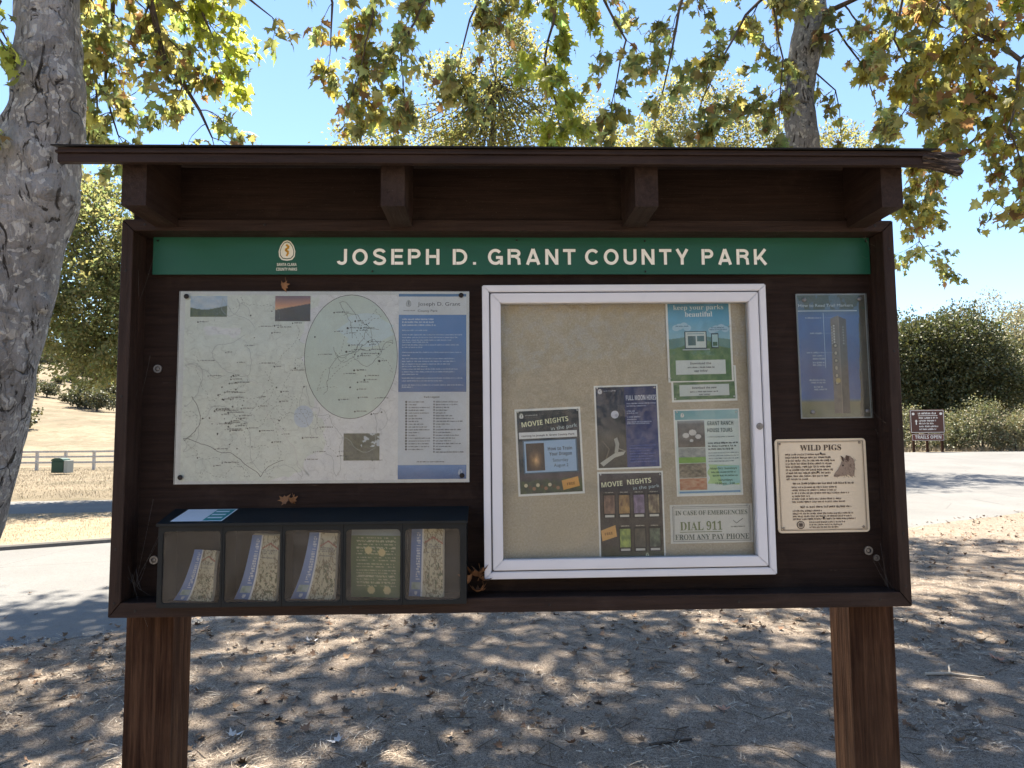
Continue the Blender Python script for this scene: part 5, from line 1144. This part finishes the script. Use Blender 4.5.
ms.greek(.24, .74, .2, .12, SW, 3, 1); ms.rect(.24, .25, .8, .27, SW, 3); ms.disc(.1, .18, .07, SW, 3, 12); ms.disc(.9, .18, .07, SW, 3, 12)
for k, v in enumerate((.38, .50, .62, .74, .86)): ms.greek(.26, .8-.06*(k % 3), v, .09, SW, 3, k)
ms.poly([(.14, .5), (.18, .42), (.22, .5)][::-1], SW, 3); ms.rect(.165, .5, .195, .64, SW, 3); ms.finish()
m2 = Mini(ps, -.80, .80, .62, .985, -.037); m2.frame(.01, .04, .99, .96, .015, SW, 2); m2.text('TRAILS OPEN', .5, .70, .17, SW, wfit=1.3, L=3); m2.finish()

# ------------------------------------------------------------------ dead leaves caught on the kiosk
M_DRY = plain('dry_leaf', (.24, .13, .07), .85, 0, .2, .5, 60); M_DRY2 = plain('pale_dry_leaf', (.36, .26, .17), .85, 0, .2, .4, 60)
def dry_leaf(label, p, size, n_, seed, mat=M_DRY, curl=1.0):
    r = random.Random(seed); t = thing('dry_leaf', label, 'leaf', p, group='dead leaves caught on the kiosk'); mb = MB()
    for k in range(n_):
        ax = Vector((r.gauss(0, 1), r.gauss(0, .4), r.gauss(0, 1))).normalized(); M_ = Matrix.Rotation(r.uniform(0, 6.28), 3, ax); off = Vector((r.gauss(0, .25), r.uniform(-.2, .1), r.gauss(0, .35)))*size*(n_ > 1)
        i = len(mb.v)
        for x, y, z in LEAF:
            bend = curl*(x*x*1.6+(y-.4)**2*.9)*(1+.2*r.random()); q = M_ @ Vector((x*.8, y-.4, bend*.8-.2)); mb.v.append(tuple(q*size+off))
        mb.f += [tuple(i+a for a in f) for f in LEAFF]
    mb.tube([(0, -.002, 0), (size*.15, -.006, size*.4), (size*.05, -.004, size*.85)], size*.018, 4)
    mb.build('blade', mat, t, True); return t
dry_leaf('curled brown leaf resting on the top edge of map poster', (-.735, .07, 2.094), .036, 1, 2)
dry_leaf('small brown leaf sitting on the brochure box lid', (-.70, .07, 1.405), .038, 2, 5)
dry_leaf('large crumpled brown leaf cluster hanging beside the brochure box', (-.118, .045, 1.165), .062, 5, 8)
dry_leaf('tiny brown leaf below lower left corner of display case', (-.105, .05, 1.138), .03, 1, 12)

# ------------------------------------------------------------------ litter on the ground
def zground(x, y):
    nearm = np.clip((.5-near_side(x, y))/.5, 0, 1); nz = sum(np.sin(x*a*7+y*b*9+c)*np.sin(x*b*5.3-y*a*6+c*2) for a, b, c in _h)/10
    nzf = sum(np.sin(x*a*31+y*b*27+c*3)*np.sin(x*b*23-y*a*29+c) for a, b, c in _h)/10
    return height(x, y)+nearm*(np.clip(-near_side(x, y)/1.2+.12, 0, 1)*nz*.05+nzf*.014+.010)
def spots(n, x0, x1, y0, y1, cond, power=1.0):
    x = RNG.uniform(x0, x1, n); y = y0+(y1-y0)*RNG.random(n)**power; m = cond(x, y); return x[m], y[m]
def ground_scatter(name, tv, tf, n, size, cols, mat, region, power, flat=.25, lift=.004, aspect=None, label=None, cat=None, cond=None, cluster=True):
    x, y = spots(n, *region, cond or (lambda x, y: near_side(x, y) < .25), power)
    if cluster:
        d_ = fbm((x-region[0])/(region[1]-region[0]), (y-region[2])/(region[3]-region[2]), 14, 77); m = RNG.random(len(x)) < np.clip((d_-.42)*5.5, .08, 1); x, y = x[m], y[m]
    k = len(x); P = np.stack([x, y, zground(x, y)+lift+RNG.random(k)*.006], -1); an = RNG.uniform(0, 6.28, k)
    T = np.stack([np.cos(an), np.sin(an), RNG.normal(0, flat*.6, k)], -1); Nn = np.stack([RNG.normal(0, flat, k), RNG.normal(0, flat, k), np.ones(k)], -1)
    sz = RNG.uniform(size[0], size[1], k)
    if aspect is not None: sz = np.stack([np.full(k, 1.0)*aspect*(.6+.8*RNG.random(k)), sz, sz], -1)
    ci = RNG.integers(0, len(cols), k); C = np.array(cols)[ci]*RNG.uniform(.7, 1.25, (k, 1)); V, F_, C = scatter(tv, tf, P, T, Nn, sz, np.clip(C, 0, 1)); o = fast_mesh(name, V, F_, mat, None, C); tag(o, label, cat, kind='stuff'); return o
def mat_vc(name, rough=.85):
    a = N(name); v = a.n('VertexColor', layer_name='Col'); n1 = a.noise(a.co(), 90, 3); return a.done(a.bsdf(a.mix(a.ramp(n1, [(.4, (0,)*3), (.7, (.5,)*3)]), v.outputs[0], (.10, .07, .045)), rough, spec=.2))
M_LIT = mat_vc('dry_litter')
DL = LEAF.copy(); DL[:, 2] = (DL[:, 0]**2*1.1+(DL[:, 1]-.4)**2*.7)*.7
brown = [(.20, .12, .08), (.30, .20, .13), (.12, .08, .055), (.40, .31, .23), (.24, .15, .10), (.09, .065, .05)]
ground_scatter('leaf_litter', DL, LEAFF, 10500, (.02, .07), brown, M_LIT, (-6, 11, .5, 13), 1.6, .5, .006, label='dry brown fallen leaves scattered over the dirt', cat='leaf litter', cond=lambda x, y: (near_side(x, y) < .3) | ((RNG.random(len(x)) < .06) & (near_side(x, y) < 2.5)))
STR = np.array([(-.5, 0, 0), (.5, 0, 0), (.4, .5, .06), (.3, 1, 0), (-.3, 1, 0), (-.4, .5, .06)], float); STRF = np.array([(0, 1, 2, 5), (5, 2, 3, 4)])
ground_scatter('straw', STR, STRF, 80000, (.02, .09), [(.42, .35, .28), (.56, .49, .40), (.26, .20, .15), (.12, .09, .07), (.68, .61, .52)], M_LIT, (-5, 6.5, .5, 8), 1.7, .35, .003, .0030, 'short dry straw and shredded stems matted over the dirt', 'straw')
ground_scatter('bark_chips', STR, STRF, 34000, (.008, .035), [(.16, .12, .09), (.30, .24, .19), (.50, .45, .38), (.07, .055, .045)], M_LIT, (-5, 10, .5, 12), 1.6, .6, .004, .008, 'small bark chips and pebbles strewn over the dirt', 'bark chips')
TW = np.array([(-.5, 0, 0), (.5, 0, 0), (0, 0, 1), (-.4, .5, .3), (.6, .5, .3), (.1, .5, 1.3), (-.3, 1, 0), (.3, 1, 0), (0, 1, .6)], float); TWF = np.array([(0, 1, 4, 3), (1, 2, 5, 4), (2, 0, 3, 5), (3, 4, 7, 6), (4, 5, 8, 7), (5, 3, 6, 8)])
def twigs_(n, size, th_):
    x, y = spots(n, -5, 6.5, .5, 8, lambda x, y: near_side(x, y) < .1, 1.5); k = len(x); P = np.stack([x, y, zground(x, y)+.004], -1); an = RNG.uniform(0, 6.28, k); T = np.stack([np.cos(an), np.sin(an), RNG.normal(0, .06, k)], -1); Nn = np.tile((0, 0, 1.), (k, 1)); sz = np.stack([np.full(k, th_)*RNG.uniform(.6, 1.5, k), RNG.uniform(*size, k), np.full(k, th_)], -1)
    C = np.array([(.16, .12, .09), (.28, .22, .17), (.10, .08, .06)])[RNG.integers(0, 3, k)]; return scatter(TW, TWF, P, T, Nn, sz, C)
V, F_, C = twigs_(2000, (.04, .22), .004); tag(fast_mesh('fallen_twigs', V, F_, M_LIT, None, C), 'thin broken twigs lying over the dirt', 'twigs', kind='stuff')
# dry grass standing on the verge and in the field behind
BL = np.array([(-.5, 0, 0), (.5, 0, 0), (.25, .6, .05), (0, 1, .15)], float); BLF = np.array([(0, 1, 2, 3)])
def blades(name, n, reg, cond, hgt, wd, zoff, label):
    x, y = spots(n, *reg, cond); k = len(x); P = np.stack([x, y, height(x, y)+zoff], -1); T = np.stack([RNG.normal(0, .45, k), RNG.normal(0, .45, k), np.ones(k)], -1); Nn = RNG.normal(size=(k, 3)); sz = np.stack([np.full(k, wd), RNG.uniform(*hgt, k), np.full(k, .1)], -1)
    C = np.array([(.30, .25, .17), (.38, .32, .23), (.21, .17, .11)])[RNG.integers(0, 3, k)]*RNG.uniform(.8, 1.2, (k, 1)); V, F_, C = scatter(BL, BLF, P, T, Nn, sz, C); tag(fast_mesh(name, V, F_, M_LIT, None, C), label, 'dry grass', kind='stuff')
def in_isl(x, y): 
    return (((x+7.47)*-.508+(y-8.8)*.861) > .15) & (y < 13.7+.095*(x+10.78)-.1)
blades('dry_grass', 40000, (-16, 2.6, 5, 15), in_isl, (.015, .05), .005, .055, 'cropped dry grass on the verge between the two roads')
blades('dry_grass', 50000, (-50, -3, 18.3, 44), lambda x, y: y > 18.6+.11*x*.0, (.03, .12), .012, 0, 'pale dry grass across the field before the fence')
blades('dry_grass', 16000, (3, 50, 35.6, 43), lambda x, y: y > 35.5, (.1, .4), .03, 0, 'straw coloured grass along the back of the parking area')
# larger pale leaves and a stick that stand out on the dirt
def big_leaf(label, px, py, size, mat, seed):
    d = CM @ Vector(((px-512)/704.6, 1, (384-py)/704.6)); p = CAMP+d*(-1.6/d.z); z = float(zground(np.array(p.x), np.array(p.y))); t = thing('fallen_leaf', label, 'leaf', (p.x, p.y, z+.008), (rnd.uniform(-.2, .2), rnd.uniform(-.2, .2), rnd.uniform(0, 6.28)), 'large fallen leaves on the dirt')
    mb = MB(); r = random.Random(seed)
    for x, y, zz in LEAF: mb.v.append((x*size, (y-.4)*size, (x*x*1.0+(y-.4)**2*.5+.1*r.random())*size))
    mb.f = [tuple(f) for f in LEAFF]; mb.tube([(0, -.4*size, 0), (.05*size, -.7*size, .05*size), (0, -1.0*size, .02)], .002, 4); mb.build('blade', mat, t, True)
M_PALE = plain('bleached_leaf', (.55, .52, .50), .8, var=.2); M_RED = plain('reddish_leaf', (.40, .20, .13), .8, var=.3)
big_leaf('bleached whitish leaf lying on dirt just right of the left post', 236, 738, .085, M_PALE, 1)
big_leaf('pale leaf on shaded dirt below the brochure box end', 335, 746, .075, M_PALE, 2)
big_leaf('reddish curled leaf on dirt near the middle of the ground', 724, 716, .08, M_RED, 3)
big_leaf('brown leaf on dirt right of the right post', 995, 662, .1, M_RED, 4)
big_leaf('pale leaf on sunny dirt under the kiosk left part', 312, 643, .10, M_PALE, 5)
for i, (pxs, lab, r_) in enumerate(((((925, 676), (950, 677), (965, 680), (985, 682)), 'pale forked stick lying on dirt right of the right post', .011), (((650, 747), (672, 742), (692, 741)), 'short dark stick on the shaded dirt under the display case', .009))):
    pts = []
    for px, py in pxs: d = CM @ Vector(((px-512)/704.6, 1, (384-py)/704.6)); p = CAMP+d*(-1.6/d.z); pts.append(Vector((p.x, p.y, float(zground(np.array(p.x), np.array(p.y)))+r_)))
    mb = MB(); o_ = pts[0].copy(); mb.tube([q-o_ for q in pts], [r_, r_*.9, r_*.8, r_*.4][:len(pts)], 7, True, .2); mb.tube([pts[1]-o_, pts[1]-o_+Vector((.06, .1, .02)), pts[1]-o_+Vector((.14, .16, .01))], [r_*.7, r_*.5, r_*.25], 6)
    tag(mb.build('fallen_stick', M_TWIG if i else plain('bleached_stick', (.45, .38, .30), .8), None, True, loc=o_), lab, 'stick')
